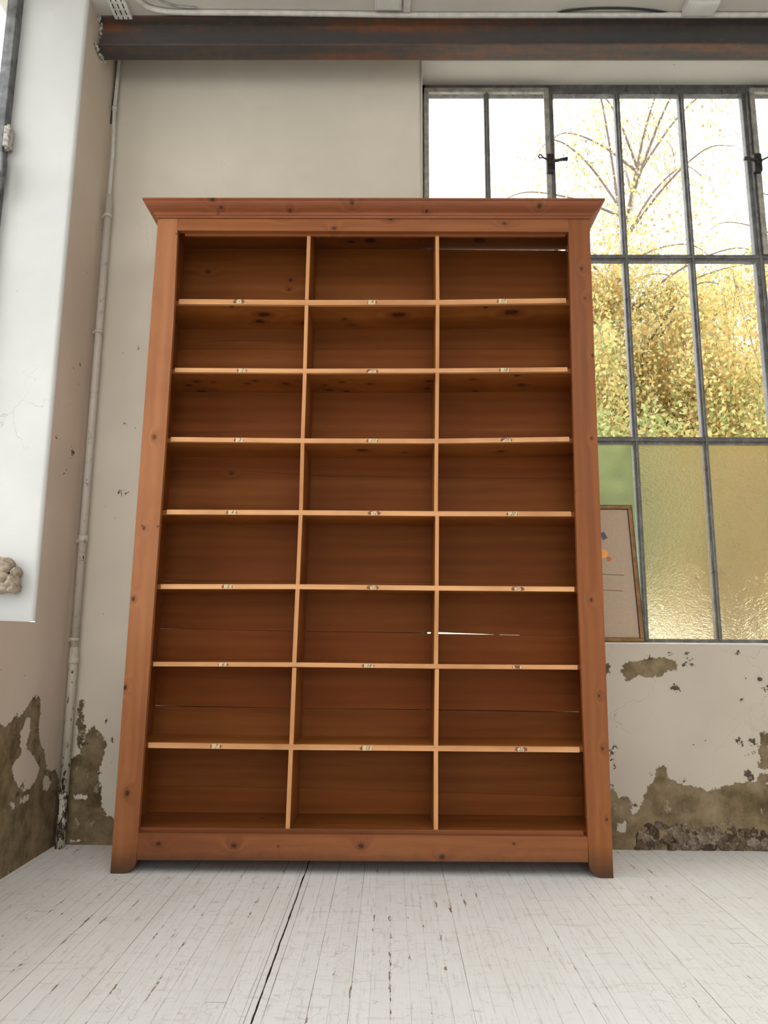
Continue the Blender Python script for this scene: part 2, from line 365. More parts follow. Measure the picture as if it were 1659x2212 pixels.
chips = blobs([(850, 120, .011), (880, 185, .012), (830, 215, .009), (900, 225, .006), (755, 405, .016), (775, 415, .010), (1000, 840, .005), (1130, 832, .004), (1280, 840, .012), (1300, 855, .011), (1400, 845, .016), (1440, 870, .006), (1410, 925, .009), (1355, 970, .008), (1365, 1120, .018), (1385, 1155, .012), (230, 940, .013), (245, 900, .006), (236, 1010, .007), (285, 885, .006), (250, 1060, .007), (820, 1170, .01), (715, 120, .010), (1270, 110, .012), (1290, 515, .007), (1320, 510, .006), (1340, 310, .007), (1505, 410, .012), (1245, 660, .004), (550, 165, .012), (430, 1365, .009), (915, 870, .004), (570, 1115, .005), (240, 1215, .008)], **A1)
chips += blobs([(912, 390, .008), (950, 548, .009), (890, 430, .003), (955, 735, .004), (685, 565, .017), (740, 570, .009), (840, 830, .009), (975, 985, .006)], Y=YB, **A2)
chips += blobs([(720, 1835, .011), (760, 1845, .008), (830, 975, .006), (630, 1910, .003), (700, 1985, .004), (745, 1430, .006), (770, 1725, .003), (660, 2100, .003)], ox=0, oy=400, s=2.765, Y=YB)
chipsL = blobs([(440, 1090, .007), (480, 1075, .008), (465, 1200, .006), (340, 1500, .007), (345, 1580, .006), (395, 1700, .007), (435, 1600, .014), (385, 1725, .006), (430, 1580, .010), (400, 1645, .005), (425, 1650, .005), (370, 1530, .006), (478, 1080, .005), (470, 1180, .004), (260, 2140, .005)], ox=0, oy=400, s=2.765, X=XL)
chipsL += blobs([(300, 200, .012), (320, 260, .010), (150, 330, .008), (290, 560, .012), (340, 720, .012), (190, 940, .014), (150, 1010, .014), (430, 860, .009)], X=XL, **A2)
def circ(P, lst):
    d = np.full(len(P), .3)
    for x, y, r in lst: d = np.minimum(d, np.hypot(P[:, 0]-x, P[:, 1]-y)-r)
    return d
def peelB(V): return np.minimum(combo(V[:, [0, 2]], R_brown, R_white), combo(V[:, [0, 2]], L_brown, L_white))
def chipB(V): return circ(V[:, [0, 2]], chips)
def peelL(V): return combo(V[:, [1, 2]], W_brown, W_white)
def chipL(V): return circ(V[:, [1, 2]], chipsL)

def line(a, b, n): return [tuple(np.array(a)+(np.array(b)-np.array(a))*i/n) for i in range(n+1)]
def arc(c, r, a0, a1, n=6): return [(c[0]+r*math.cos(math.radians(a0+(a1-a0)*i/n)), c[1]+r*math.sin(math.radians(a0+(a1-a0)*i/n))) for i in range(n+1)]
def wobble(a, axes):
    def f(V):
        d = np.zeros_like(V)
        w = a*(np.sin(V[:, 0]*2.1+V[:, 2]*1.3)+np.sin(V[:, 2]*3.7+V[:, 0]*1.1+V[:, 1]*2)*.6+np.sin(V[:, 2]*9+V[:, 0]*7)*.25)
        d[:, axes] = w; return d
    return f
# back wall: full height part left of the window, with its rounded reveal corner; then the part under the window; then beyond
p1 = line((XL-.02, YB), (SX0-.006, YB), 96)+arc((SX0-.006, YB+.006), .006, -90, 0)+[(SX0, YB+.05), (SX0, .56)]
wb = grid('wall_back', p1, np.linspace(0, ZC+.01, 240), {'peel': peelB, 'chip': chipB}, PL)
struct(wb)
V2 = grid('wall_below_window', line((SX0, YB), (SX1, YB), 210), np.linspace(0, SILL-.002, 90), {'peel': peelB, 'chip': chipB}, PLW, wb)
p3 = [(SX1, .56), (SX1, YB+.02)]+line((SX1, YB), (5.25, YB), 20)
grid('wall_beyond_window', p3, np.linspace(0, ZC+.01, 60), {'peel': lambda V: np.full(len(V), .3), 'chip': lambda V: np.full(len(V), .3)}, PL, wb)
sl = bmesh.new(); add_prism(sl, [(YB-.002, SILL-.0035), (YB-.002, SILL-.001), (YB+.002, SILL+.0005), (YW+.1, SILL+.003), (YW+.1, SILL-.05), (YB+.012, SILL-.05), (YB+.012, SILL-.0035)], SX0, SX1, 'X')
struct(obj('window_sill', sl, simple('sill_paint', (.72, .71, .69), .6, nscale=22, namp=.12), wb))
hd = bmesh.new(); add_box(hd, SX0-.001, SX1, YB+.001, .56, HEAD, ZC+.02, .003); obj('window_head', hd, CEIL, wb)

# rubble course laid bare at the foot of the back wall
rub_poly = px_poly([(420, 1640), (440, 1590), (500, 1530), (560, 1510), (700, 1520), (830, 1510), (900, 1540), (1100, 1550), (1250, 1560), (1522, 1570), (2600, 1590), (2600, 1990), (420, 1990)], **A1)
def rub_mat():
    M = MT('rubble_stone'); P = M.co()
    Q = M.vm('ADD', P, M.vm('MULTIPLY', M.noise(P, 24, 3, out=1), (.02, .02, .02)))
    vo = M.n('TexVoronoi', {'Vector': Q, 'Scale': 34.}, feature='F1'); n = M.noise(P, 60, 6, .75)
    c = M.ramp(M.n('SeparateColor', {0: vo.outputs['Color']}).outputs[0], [(0, (.05, .035, .022)), (.35, (.12, .085, .055)), (.7, (.20, .155, .115)), (.9, (.30, .25, .20)), (1, (.34, .24, .11))])
    c = M.mix(M.step(n, .45, .75), c, (.12, .085, .06)); c = M.mix(M.step(M.noise(P, 19, 5, .7), .60, .70), c, (.34, .30, .26))
    return M.done(c, .9, n, .8, .006, .2)
bm = bmesh.new(); r2 = random.Random(3)
xs0, xs1 = rub_poly[0][0], 3.6
for i in range(1500):
    x = r2.uniform(xs0, xs1); z = r2.uniform(0, .118)
    if sdf(np.array([[x, z]]), rub_poly)[0] > -.004: continue
    s = r2.choice((.003, .005, .006, .008, .012))*r2.uniform(.8, 1.3)*(1.1 if z < .06 else .85)
    ret = bmesh.ops.create_icosphere(bm, subdivisions=2, radius=s)
    sx, sy, sz = r2.uniform(.8, 1.8), r2.uniform(.25, .5), r2.uniform(.6, 1.1); a = r2.uniform(0, 3.1); ph = [r2.uniform(0, 6) for _ in range(3)]
    for v in ret['verts']:
        k = 1+.18*math.sin(v.co.x/s*2.7+ph[0])*math.cos(v.co.z/s*3.1+ph[1])+.12*math.sin(v.co.y/s*5+ph[2])
        q = v.co*k; X, Z = q.x*sx, q.z*sz
        v.co = Vector((x+X*math.cos(a)-Z*math.sin(a), YB-.002+q.y*sy, max(.001, z+X*math.sin(a)+Z*math.cos(a))))
o = obj('exposed_rubble', bm, rub_mat(), wb, True); o['kind'] = 'stuff'
wp = bmesh.new(); c = at(1640, 1467, Y=YB); add_tube(wp, [(c[0], YB+.01, c[2]), (c[0], YB-.012, c[2])], [.008, .007], 10)
obj('wall_plug', wp, simple('old_rust', (.10, .055, .04), .7), wb)

# left wall: pier at the corner, rounded arris, deep bright reveal, wall below and beyond the side windows
SZ = .864
zs = np.linspace(SZ, ZC+.01, 150)
pier = line((XL, YB+.02), (XL, .015), 16)
wl = struct(grid('wall_left', pier, zs, {'peel': peelL, 'chip': chipL}, PLL))
low = line((XL, YB+.02), (XL, -1.0), 90)+line((XL, -1.03), (XL, -7.0), 40)
grid('wall_below_side_windows', low, np.linspace(0, SZ, 62), {'peel': peelL, 'chip': chipL}, PLL, wl)
XO = -.62
ox = [XL-.016+(XO-.05-XL+.016)*i/16 for i in range(17)]
zz = np.stack([np.linspace(SZ+(XL-x)*.10, ZC+.01, 150) for x in ox])
arc_pts = arc((XL-.016, .016), .016, 0, -90, 6)[:-1]
zz = np.concatenate([np.tile(zz[0], (6, 1)), zz]); grid('reveal', arc_pts+[(x, 0.) for x in ox], zz, None, JB, wl, disp=lambda V: wobble(.0016, 1)(V)*(V[:, [0]] < XL-.02))
bm = bmesh.new()
for (y0, y1) in ((-1.55, 0.0), (-4.0, -2.2), (-6.4, -4.6)):
    vs = [bm.verts.new(v) for v in ((XL, y0, SZ), (XL, y1, SZ), (XO-.1, y1, SZ+.0375), (XO-.1, y0, SZ+.0375))]; bm.faces.new(vs)
struct(obj('window_sill', bm, JB, wl))
bm = bmesh.new()
for (y0, y1) in ((-2.2, -1.55), (-4.6, -4.0), (-7.0, -6.4)): add_box(bm, XO-.1, XL, y0, y1, SZ-.01, ZC+.01, .012)
obj('pier', bm, JB, wl)

# the rest of the shell, out of view: right wall, and the rear wall with openings shaped to bring light from the left
rw = bmesh.new(); add_box(rw, 5.2, 5.4, -7.0, .9, 0, ZC); struct(obj('wall_right', rw, REST))
rr = bmesh.new()
for x0, x1, z0, z1 in ((-1.0, -.1, 0, ZC), (2.3, 5.4, 0, ZC), (-.1, 2.3, 0, .5), (-.1, 2.3, 3.4, ZC), (1.05, 1.15, .5, 3.4)): add_box(rr, x0, x1, -7.0, -6.8, z0, z1)
struct(obj('wall_rear', rr, REST))

# ------------------------------------------------------------------ steel windows
def steel():
    M = MT('window_paint'); P = M.co(); n = M.noise(P, 18, 6, .7); n2 = M.noise(M.vm('MULTIPLY', P, (60, 60, 6)), 1., 4, .7)
    c = M.ramp(n, [(.3, (.075, .07, .068)), (.5, (.13, .127, .124)), (.7, (.21, .215, .22))])
    c = M.mix(M.math('MULTIPLY', M.step(n2, .60, .70), .5), c, (.36, .37, .37)); c = M.mix(M.step(M.noise(P, 33, 4), .62, .70), c, (.09, .055, .045))
    return M.done(c, .5, n2, .3, .002)
STEEL = steel(); SASH = simple('sash_paint', (.34, .32, .285), .55, nscale=25, namp=.3); IRON = simple('dark_iron', (.045, .04, .038), .5, .6)
win = bpy.data.objects.new('window_1', None); COL.objects.link(win); win.location = (2.7, YW, SILL); struct(win)
bm = bmesh.new(); add_box(bm, SX0, SX1, YW, YW+.035, 3.475, HEAD, .003); add_box(bm, SX0, SX1, YW+.006, YW+.03, SILL, SILL+.018, .003)
add_box(bm, SX0, SX0+.022, YW, YW+.035, SILL, HEAD, .003); add_box(bm, SX1-.022, SX1, YW, YW+.035, SILL, HEAD, .003)
obj('window_frame', bm, STEEL, win)
ZR = [(2.602, 1.), (1.706, 1.)]
for z, _ in ZR:
    bm = bmesh.new(); add_box(bm, SX0+.02, SX1-.02, YW+.004, YW+.034, z-.017, z+.017, .004); add_box(bm, SX0+.02, SX1-.02, YW-.008, YW+.006, z-.006, z+.006, .002); obj('crossbar', bm, STEEL, win)
cols = [SX0+.022, 1.436, 1.745, 2.082, 2.398, 2.716, 3.034, 3.352, 3.67, 3.988, SX1-.022]
for i, x in enumerate(cols[1:-1], 1):
    wd = .020 if i in (2, 5, 8) else .0125
    bm = bmesh.new(); add_box(bm, x-wd, x+wd, YW+.002, YW+.034, SILL+.012, 3.48, .003); add_box(bm, x-.004, x+.004, YW-.012, YW+.004, SILL+.012, 3.48, .002)
    obj('glazing_bar', bm, STEEL, win)
def sash(x0, x1, z0, z1):
    bm = bmesh.new(); t = .024; y0, y1 = YW-.016, YW+.002
    add_box(bm, x0, x1, y0, y1, z1-t, z1, .003); add_box(bm, x0, x1, y0, y1, z0, z0+t, .003)
    add_box(bm, x0, x0+t, y0, y1, z0+t, z1-t, .003); add_box(bm, x1-t, x1, y0, y1, z0+t, z1-t, .003)
    obj('sash_frame', bm, SASH, win)
sash(cols[0]-.008, cols[2]-.004, 2.612, 3.498)
sash(cols[5]+.012, cols[7]-.004, 2.612, 3.498)
zrow = [SILL+.018, 1.706-.017, 1.706+.017, 2.602-.017, 2.602+.017, 3.475]
for i in range(len(cols)-1):
    for r in range(3):
        bm = bmesh.new(); z0, z1 = zrow[2*r], zrow[2*r+1]; x0, x1 = cols[i], cols[i+1]
        vs = [bm.verts.new(v) for v in ((x0+.004, YW+.022, z0-.004), (x1-.004, YW+.022, z0-.004), (x1-.004, YW+.022, z1+.004), (x0+.004, YW+.022, z1+.004))]; bm.faces.new(vs)
        o = obj('pane', bm, GLASS if r else (FROST if i < 3 else OBS), win)
        if r == 0: o['label'] = 'smooth frosted pane' if i < 3 else 'rippled obscure glass pane'
def latch(px, py, sg=1):
    x, _, z = at(px, py, Y=YW-.03); bm = bmesh.new()
    add_box(bm, x-.021, x+.018, YW-.040, YW-.012, z-.048, z+.048, .008)
    add_tube(bm, [(x, YW-.05, z), (x, YW-.03, z)], .014, 12)
    l = obj('window_latch', bm, IRON, win)
    bm = bmesh.new(); add_tube(bm, [(x+.004*sg, YW-.045, z), (x+.045*sg, YW-.05, z+.006), (x+.075*sg, YW-.05, z+.010)], [.007, .007, .010], 8)
    add_tube(bm, [(x-.004*sg, YW-.045, z), (x-.035*sg, YW-.05, z+.014), (x-.046*sg, YW-.05, z+.020)], [.005, .004, .004], 8)
    ring = [(x-(.054+.009*math.cos(t))*sg, YW-.05, z+.023+.009*math.sin(t)) for t in [k*math.pi/5 for k in range(11)]]
    add_tube(bm, ring, .003, 6, False); obj('lever', bm, IRON, l)
latch(1190, 353, 1); latch(1637, 352, -1)

wl2 = bpy.data.objects.new('window_2', None); COL.objects.link(wl2); wl2.location = (XO, -.75, SZ); struct(wl2)
def side_window(par, y0, y1):
    bm = bmesh.new(); x0, x1 = XO-.045, XO; zb = SZ+.03; t = .045
    add_box(bm, x0, x1, y1-t, y1, zb, ZC, .004); add_box(bm, x0, x1, y0, y0+t, zb, ZC, .004); add_box(bm, x0, x1, y0, y1, zb, zb+.05, .004)
    obj('window_frame', bm, IRONP, par)
    n = 4; ys = [y0+t+(y1-y0-2*t)*i/n for i in range(n+1)]
    for y in ys[1:-1]:
        b = bmesh.new(); add_box(b, x0, x1, y-.012, y+.012, zb+.04, ZC, .003); obj('glazing_bar', b, IRONP, par)
    zs_ = [zb+.05, 1.75, 2.65, ZC]
    for z in zs_[1:-1]:
        b = bmesh.new(); add_box(b, x0+.004, x1-.004, y0+t, y1-t, z-.014, z+.014, .003); obj('crossbar', b, IRONP, par)
    for i in range(n):
        for j in range(3):
            b = bmesh.new(); vs = [b.verts.new(v) for v in ((XO-.025, ys[i], zs_[j]), (XO-.025, ys[i+1], zs_[j]), (XO-.025, ys[i+1], zs_[j+1]), (XO-.025, ys[i], zs_[j+1]))]; b.faces.new(vs)
            obj('pane', b, GLASS, par)
IRONP = simple('dark_window_paint', (.10, .10, .105), .45, nscale=20, namp=.5)
side_window(wl2, -1.55, 0.)
b = bmesh.new(); q = at(11, 300, Y=-.02); add_box(b, XO-.005, XO+.022, -.045, -.006, q[2]-.05, q[2]+.045, .006)
add_tube(b, [(XO+.01, -.03, q[2]-.06), (XO+.01, -.03, q[2]+.055)], .009, 8); obj('hinge', b, simple('painted_hinge', (.36, .33, .29), .6, nscale=60, namp=.5), wl2)
b = bmesh.new(); add_tube(b, [(XO+.0, -.06, 2.74), (XO+.014, -.06, 2.73), (XO+.022, -.06, 2.70), (XO+.024, -.06, 2.62), (XO+.02, -.06, 2.56)], [.008, .012, .014, .012, .006], 10); obj('handle', b, IRONP, wl2, True)
for k, (a, c) in enumerate(((-4.0, -2.2), (-6.4, -4.6)), 3):
    w_ = bpy.data.objects.new('window_%d' % k, None); COL.objects.link(w_); w_.location = (XO, (a+c)/2, SZ); struct(w_); side_window(w_, a, c)

# ------------------------------------------------------------------ steel beam
bx0, bx1, by = XL-.02, 5.25, .100
beam = thing('steel_beam', 'rusty steel I beam running across the room under the ceiling', 'beam', (bx0, by+.043, 3.385))
def wavy(bm, amp=.0):
    return bm
bm = bmesh.new(); add_box(bm, bx0, bx1, by, by+.086, 3.386, 3.395, .002); obj('lower_flange', bm, RUST, beam)
bm = bmesh.new(); add_box(bm, bx0, bx1, by, by+.086, 3.527, 3.5365, .002); obj('upper_flange', bm, RUST, beam)
bm = bmesh.new(); add_box(bm, bx0, bx1, by+.039, by+.047, 3.395, 3.527); obj('web', bm, RUST, beam)
# crumbled plaster where the beam enters the pier
bm = bmesh.new(); r3 = random.Random(5)
for i in range(46):
    t = r3.random(); side = r3.choice(('lo', 'lo', 'web', 'up'))
    if side == 'lo': p = (XL+r3.uniform(0, .012), by+t*.10-.01, 3.380+r3.uniform(-.012, .012))
    elif side == 'up': p = (XL+r3.uniform(0, .014), by-.004+t*.02, 3.53+r3.uniform(-.012, .004))
    else: p = (XL+r3.uniform(0, .010), by+.03+r3.uniform(-.01, .006), 3.40+t*.12)
    ret = bmesh.ops.create_icosphere(bm, subdivisions=1, radius=r3.uniform(.004, .011))
    for v in ret['verts']: v.co = Vector((v.co.x*.7+p[0], v.co.y*r3.uniform(.8, 1.3)+p[1], v.co.z*r3.uniform(.8, 1.3)+p[2]))
obj('broken_plaster', bm, simple('crumbled_plaster', (.42, .40, .36), .9, nscale=80, namp=.6), wl)

# ------------------------------------------------------------------ ceiling services
WPAINT = simple('painted_conduit', (.56, .545, .50), .6, nscale=25, namp=.12)
def C(px, py, dz=0.): v = at(px, py, Z=ZC-dz); return (v[0], v[1], ZC-dz)
bm = bmesh.new()
p = [(C(x, y, .014)) for x, y in ((293, -60), (296, -10), (303, 3), (318, 15), (345, 23), (400, 27), (600, 28.5), (900, 33), (1200, 36.5), (1470, 41))]
p = spline(p, 5); p = [(a.x, min(a.y, .088), a.z) for a in p]; p.append((5.2, .088, ZC-.014)); p.insert(0, (p[0][0], -3., ZC-.014))
add_tube(bm, p, .0115, 10); tag(obj('conduit', bm, WPAINT), 'white painted conduit bending along the ceiling just in front of the steel beam', 'pipe')
bm = bmesh.new(); p = [C(x, y, .006) for x, y in ((325, -18), (345, 0), (375, 12), (425, 17))]; add_tube(bm, spline(p, 6), .004, 6)
tag(obj('cable', bm, simple('grey_cable', (.30, .29, .27), .6)), 'thin grey cable looping down to the conduit at upper left', 'cable')
bm = bmesh.new(); p = [C(x, y, .008) for x, y in ((1196, 31), (1225, 23), (1290, 18), (1370, 19), (1430, 26), (1475, 36))]; add_tube(bm, spline(p, 6), .0045, 8)
tag(obj('cable', bm, simple('black_cable', (.015, .015, .015), .5)), 'black cable bowing along the ceiling between the two boxes', 'cable')
bm = bmesh.new(); p = [C(x, y, .005) for x, y in ((1540, 39), (1590, 36), (1659, 33), (1800, 31))]; add_tube(bm, spline(p, 5), .004, 6)
tag(obj('cable', bm, simple('white_cable', (.45, .44, .41), .6)), 'thin pale cable leaving the right hand ceiling box', 'cable')
# perforated tray
tx0, tx1 = -.262, -.188
tray = thing('cable_tray', 'perforated white metal cable tray running along the ceiling in the left corner', 'cable tray', ((tx0+tx1)/2, -.5, ZC-.03))
PERF = MT('perforated_tray'); P_ = PERF.co(); S_ = PERF.n('SeparateXYZ', {0: P_})
bm = bmesh.new(); rows = [(-.250, -.245), (-.228, -.223), (-.206, -.201)]
edges_x = [tx0]+[v for r in rows for v in r]+[tx1]
zt = ZC-.022; y = -2.2
while y < .09:
    for i in range(len(edges_x)-1):
        hole = i % 2 == 1; x0, x1 = edges_x[i], edges_x[i+1]; off = .0
        if hole: segs = [(y, y+.008)]
        else: segs = [(y, y+.034)]
        for a, b_ in segs: add_box(bm, x0, x1, a, min(b_, .099), zt, zt+.0015)
    y += .034
me_tray = simple('white_tray_paint', (.58, .57, .54), .5)
obj('tray_bottom', bm, me_tray, tray)
bm = bmesh.new(); add_box(bm, tx0-.002, tx0, -2.2, .098, zt, ZC, 0); add_box(bm, tx1, tx1+.002, -2.2, .098, zt, ZC, 0); obj('tray_side', bm, me_tray, tray)
bm = bmesh.new(); add_box(bm, tx0, tx1, -2.2, .098, ZC-.004, ZC-.002); obj('cable_bed', bm, simple('black_cables', (.012, .012, .012), .7), tray)
BOXW = simple('white_box_plastic', (.60, .59, .56), .45, nscale=12, namp=.06)
def jbox(corners, h, label):
    """corners in plan on the ceiling"""
    cx = sum(c[0] for c in corners)/4; cy = sum(c[1] for c in corners)/4
    t = thing('junction_box', label, 'junction box', (cx, cy, ZC-h))
    bm = bmesh.new(); add_prism(bm, [(c[0], c[1]) for c in corners], ZC-h, ZC-.0005, 'Z', .004); obj('body', bm, BOXW, t)
    bm = bmesh.new(); ins = [(cx+(c[0]-cx)*.86, cy+(c[1]-cy)*.8) for c in corners]; add_prism(bm, ins, ZC-h-.003, ZC-h+.0005, 'Z', .001); obj('lid', bm, BOXW, t)
    return t
q = [C(1475, 21, .03), C(1538, 21, .03), C(1534, 39, .03), C(1466, 39, .03)]
t = jbox([(2.235, -.0), (2.372, -.0), (2.372, .074), (2.235, .074)], .035, 'white square junction box on the ceiling above the window')
bm = bmesh.new(); add_tube(bm, [(2.285, -3., ZC-.012), (2.285, .004, ZC-.012)], .011, 10); obj('pipe_stub', bm, WPAINT, t)
t = jbox([(.892, -.03), (1.008, -.03), (1.008, .055), (.892, .055)], .022, 'white oblong junction box on the ceiling above the middle of the bookcase')
bm = bmesh.new(); add_tube(bm, [(.925, -3., ZC-.01), (.925, -.028, ZC-.01)], .008, 8); obj('black_pipe_stub', bm, IRON, t)
bm = bmesh.new(); add_box(bm, 1.016, 1.046, -3., .07, ZC-.018, ZC-.0005, .002)
tag(obj('cable_trunking', bm, WPAINT), 'narrow white cable trunking beside the oblong ceiling box', 'trunking')

# ------------------------------------------------------------------ corner heating pipe
def pipe_paint():
    M = MT('chipped_pipe_paint'); P = M.co(); z = M.n('SeparateXYZ', {0: P}).outputs[2]
    c = M.mix(M.noise(P, 6, 4), (.50, .46, .40), (.60, .57, .51))
    low = M.math('SUBTRACT', 1., M.step(z, .0, 1.6))
    c = M.mix(M.math('MULTIPLY', low, .5), c, (.42, .37, .26))
    n = M.noise(M.vm('MULTIPLY', P, (60, 60, 22)), 1., 5, .72); vlow = M.math('SUBTRACT', 1., M.step(z, .05, .42))
    th = M.math('ADD', n, M.math('ADD', M.math('MULTIPLY', low, .035), M.math('MULTIPLY', vlow, .14)))
    c = M.mix(M.step(th, .625, .64), c, (.035, .022, .016)); c = M.mix(M.math('MULTIPLY', M.step(M.noise(P, 30, 5), .56, .66), .5), c, (.36, .27, .19))
    return M.done(c, .5, n, .3, .002)
PIPE = pipe_paint(); py_ = .298
hp = thing('heating_pipe', 'chipped cream painted pipe running up the left corner from floor to ceiling', 'pipe', (-.310, py_, 0))
bm = bmesh.new(); add_tube(bm, [(-.309, py_, 0.), (-.309, py_, .19)], .0185, 16); add_tube(bm, [(-.309, py_, .18), (-.312, py_, .70), (-.313, py_, .77)], .0175, 16)
add_tube(bm, [(-.3125, py_, .76), (-.3145, py_+.002, 1.9), (-.3145, py_+.002, 2.785)], .0158, 16); obj('lower_pipe', bm, PIPE, hp)
bm = bmesh.new(); add_tube(bm, spline([(-.316, py_+.002, 2.75), (-.316, py_+.006, 3.0), (-.3215, py_+.006, 3.15), (-.324, py_+.006, 3.24), (-.323, py_+.01, 3.40), (-.323, py_+.01, ZC)], 4), .0085, 12); obj('upper_pipe', bm, WPAINT, hp)
for z in (.195, .715, 1.215):
    bm = bmesh.new(); add_tube(bm, [(-.3115, py_, z-.013), (-.3115, py_, z-.006), (-.3115, py_, z+.006), (-.3115, py_, z+.013)], [.0190, .0205, .0205, .0190], 16); obj('collar', bm, PIPE, hp)
for z in (2.685, 2.13, 1.205, .80):
    bm = bmesh.new(); add_tube(bm, [(-.314, py_, z-.007), (-.314, py_, z+.007)], .0185, 16); add_tube(bm, [(-.318, py_+.01, z), (-.333, YB, z)], .005, 8); add_tube(bm, [(-.334, py_-.004, z-.006), (-.334, py_+.006, z+.006)], .006, 8)
    obj('clamp', bm, PIPE, hp)
bm = bmesh.new(); add_tube(bm, [(-.323, py_+.006, 3.225), (-.323, py_+.006, 3.245)], .0125, 12); add_tube(bm, [(-.326, py_+.01, 3.235), (-.338, YB, 3.235)], .005, 6); obj('clamp', bm, WPAINT, hp)
bm = bmesh.new(); add_tube(bm, spline([(-.338, .325, ZC), (-.338, .322, 3.40), (-.340, .32, 3.28), (-.343, .32, 3.17)], 4), .0042, 6)
tag(obj('cable', bm, simple('dark_cable', (.03, .025, .03), .6)), 'dark cable running down the left corner behind the upper pipe', 'cable')

# ------------------------------------------------------------------ stone ornament in the reveal
def stone_mat():
    M = MT('carved_stone'); P = M.co(); n = M.noise(P, 28, 6, .7)
    c = M.ramp(n, [(.3, (.22, .175, .13)), (.5, (.40, .33, .255)), (.75, (.52, .45, .36))]); return M.done(c, .85, M.math('ADD', n, M.noise(P, 90, 3)), .5, .006, .2)
STN = stone_mat()
bm = bmesh.new(); r4 = random.Random(11)
def lump(cx, cy, cz, rx, ry, rz, ph):
    ret = bmesh.ops.create_icosphere(bm, subdivisions=4, radius=1.)
    for v in ret['verts']:
        d = v.co.normalized(); k = 1+.10*math.sin(d.x*5+ph)*math.cos(d.z*4.3+ph*2)+.07*math.sin(d.y*9+d.z*6+ph)+.035*math.sin(d.x*17+d.z*13+ph*3)
        v.co = Vector((cx+d.x*rx*k, cy+d.y*ry*k, cz+d.z*rz*k))
def at0(px, py): v = at(px, py, Y=-.04); return v[0], v[2]
for px, py, rx, rz, ph in ((-2, 1216, .030, .022, .3), (14, 1222, .029, .030, 1.9), (34, 1236, .014, .020, 3.2), (2, 1252, .036, .034, .9), (28, 1258, .024, .030, 4.1), (30, 1272, .022, .018, 5.5), (8, 1270, .034, .022, 2.4), (-22, 1240, .040, .052, 3.7), (-45, 1250, .040, .045, 1.1), (-8, 1234, .028, .028, 6.)):
    x, z = at0(px, py); lump(x, -.04+r4.uniform(-.012, .008), z, rx, .034, rz, ph)
so = tag(obj('stone_ornament', bm, STN, None, True), 'knobbly tan carved stone fragment fixed in the left window reveal', 'stone ornament')

# ------------------------------------------------------------------ the bookcase
bc = thing('bookcase', 'tall pine bookcase with twenty four open compartments standing against the wall', 'bookcase', (.88, .14, 0))
def K(lst, **kw):
    return [(*at(x, y, **kw), r) for x, y, r in lst]
def fp(px, py, y=0.): v = at(px, py, Y=y); return (v[0], v[2])
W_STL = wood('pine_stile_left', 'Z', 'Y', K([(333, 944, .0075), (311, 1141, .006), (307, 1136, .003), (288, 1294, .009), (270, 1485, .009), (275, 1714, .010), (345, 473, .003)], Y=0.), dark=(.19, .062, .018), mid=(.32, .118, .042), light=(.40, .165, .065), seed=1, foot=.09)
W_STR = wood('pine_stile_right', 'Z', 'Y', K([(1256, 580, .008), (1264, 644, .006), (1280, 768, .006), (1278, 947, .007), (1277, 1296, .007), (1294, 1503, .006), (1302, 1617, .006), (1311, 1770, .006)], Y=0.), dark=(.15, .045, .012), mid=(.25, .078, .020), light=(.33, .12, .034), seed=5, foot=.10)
W_TOP = wood('pine_top_rail', 'X', 'Y', K([(609, 467, .010), (722, 493, .009), (844, 473, .010), (1090, 482, .009), (716, 505, .005)], Y=0.), dark=(.17, .05, .015), mid=(.29, .094, .028), light=(.38, .14, .045), seed=9)
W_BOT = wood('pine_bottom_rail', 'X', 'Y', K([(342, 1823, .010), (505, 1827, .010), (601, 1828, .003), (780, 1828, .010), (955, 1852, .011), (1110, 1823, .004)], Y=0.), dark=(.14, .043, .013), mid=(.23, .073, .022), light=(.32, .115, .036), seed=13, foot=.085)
W_COR = wood('pine_cornice', 'X', 'Y', K([(461, 436, .012), (478, 448, .007), (760, 442, .010), (626, 452, .007), (922, 453, .008), (1165, 447, .010), (470, 455, .005)], Y=-.03), dark=(.14, .038, .013), mid=(.235, .07, .024), light=(.34, .12, .042), seed=17)
W_SIDE = wood('pine_side', 'Z', 'X', (), dark=(.14, .042, .009), mid=(.27, .09, .020), light=(.37, .14, .034), seed=21, spec=.2)
W_EDGE = wood('pale_pine_edge', 'X', 'Y', (), dark=(.46, .20, .075), mid=(.68, .34, .145), light=(.82, .46, .22), seed=25, rough=.5, wear=.1)
W_EDGZ = wood('pale_pine_edge_upright', 'Z', 'Y', (), dark=(.42, .18, .065), mid=(.60, .28, .11), light=(.74, .40, .18), seed=27, rough=.5, wear=.1)
DK = dict(dark=(.10, .03, .006), mid=(.19, .058, .012), light=(.28, .095, .022), spec=.15, rough=.6)  # inner boards: compartment shade is put into these darker wood colours

# stiles: outer edge straight, foot with a rounded inner corner
def foot(xo, xi, sgn, z1=.046, r=.040):
    """outline from outer bottom corner round the foot to the inner edge"""
    pts = [(xo, 0.)]; cx = xi-sgn*r
    for k in range(9):
        a = -math.pi/2+k*math.pi/16; pts.append((cx+sgn*r*math.cos(a)*1., r+.004+r*math.sin(a)*1.0 if k else 0.))
    pts.append((xi, z1)); return pts
iLb, iLt = fp(294, 1858), fp(384.5, 470); iRb, iRt = fp(1272.5, 1863), fp(1228, 470)
oLt, oRt = fp(342, 462), fp(1273, 462); ZT = 2.514
W = 1.75
pl = foot(.0015, iLb[0], 1)+[fp(304, 1716), fp(333.5, 1289), fp(356, 978), fp(374.5, 699), (iLt[0], ZT), (oLt[0], ZT), (.0095, 1.2)]
bm = bmesh.new(); add_prism(bm, pl, 0., .022, 'Y', .0015); st1 = obj('stile', bm, W_STL, bc)
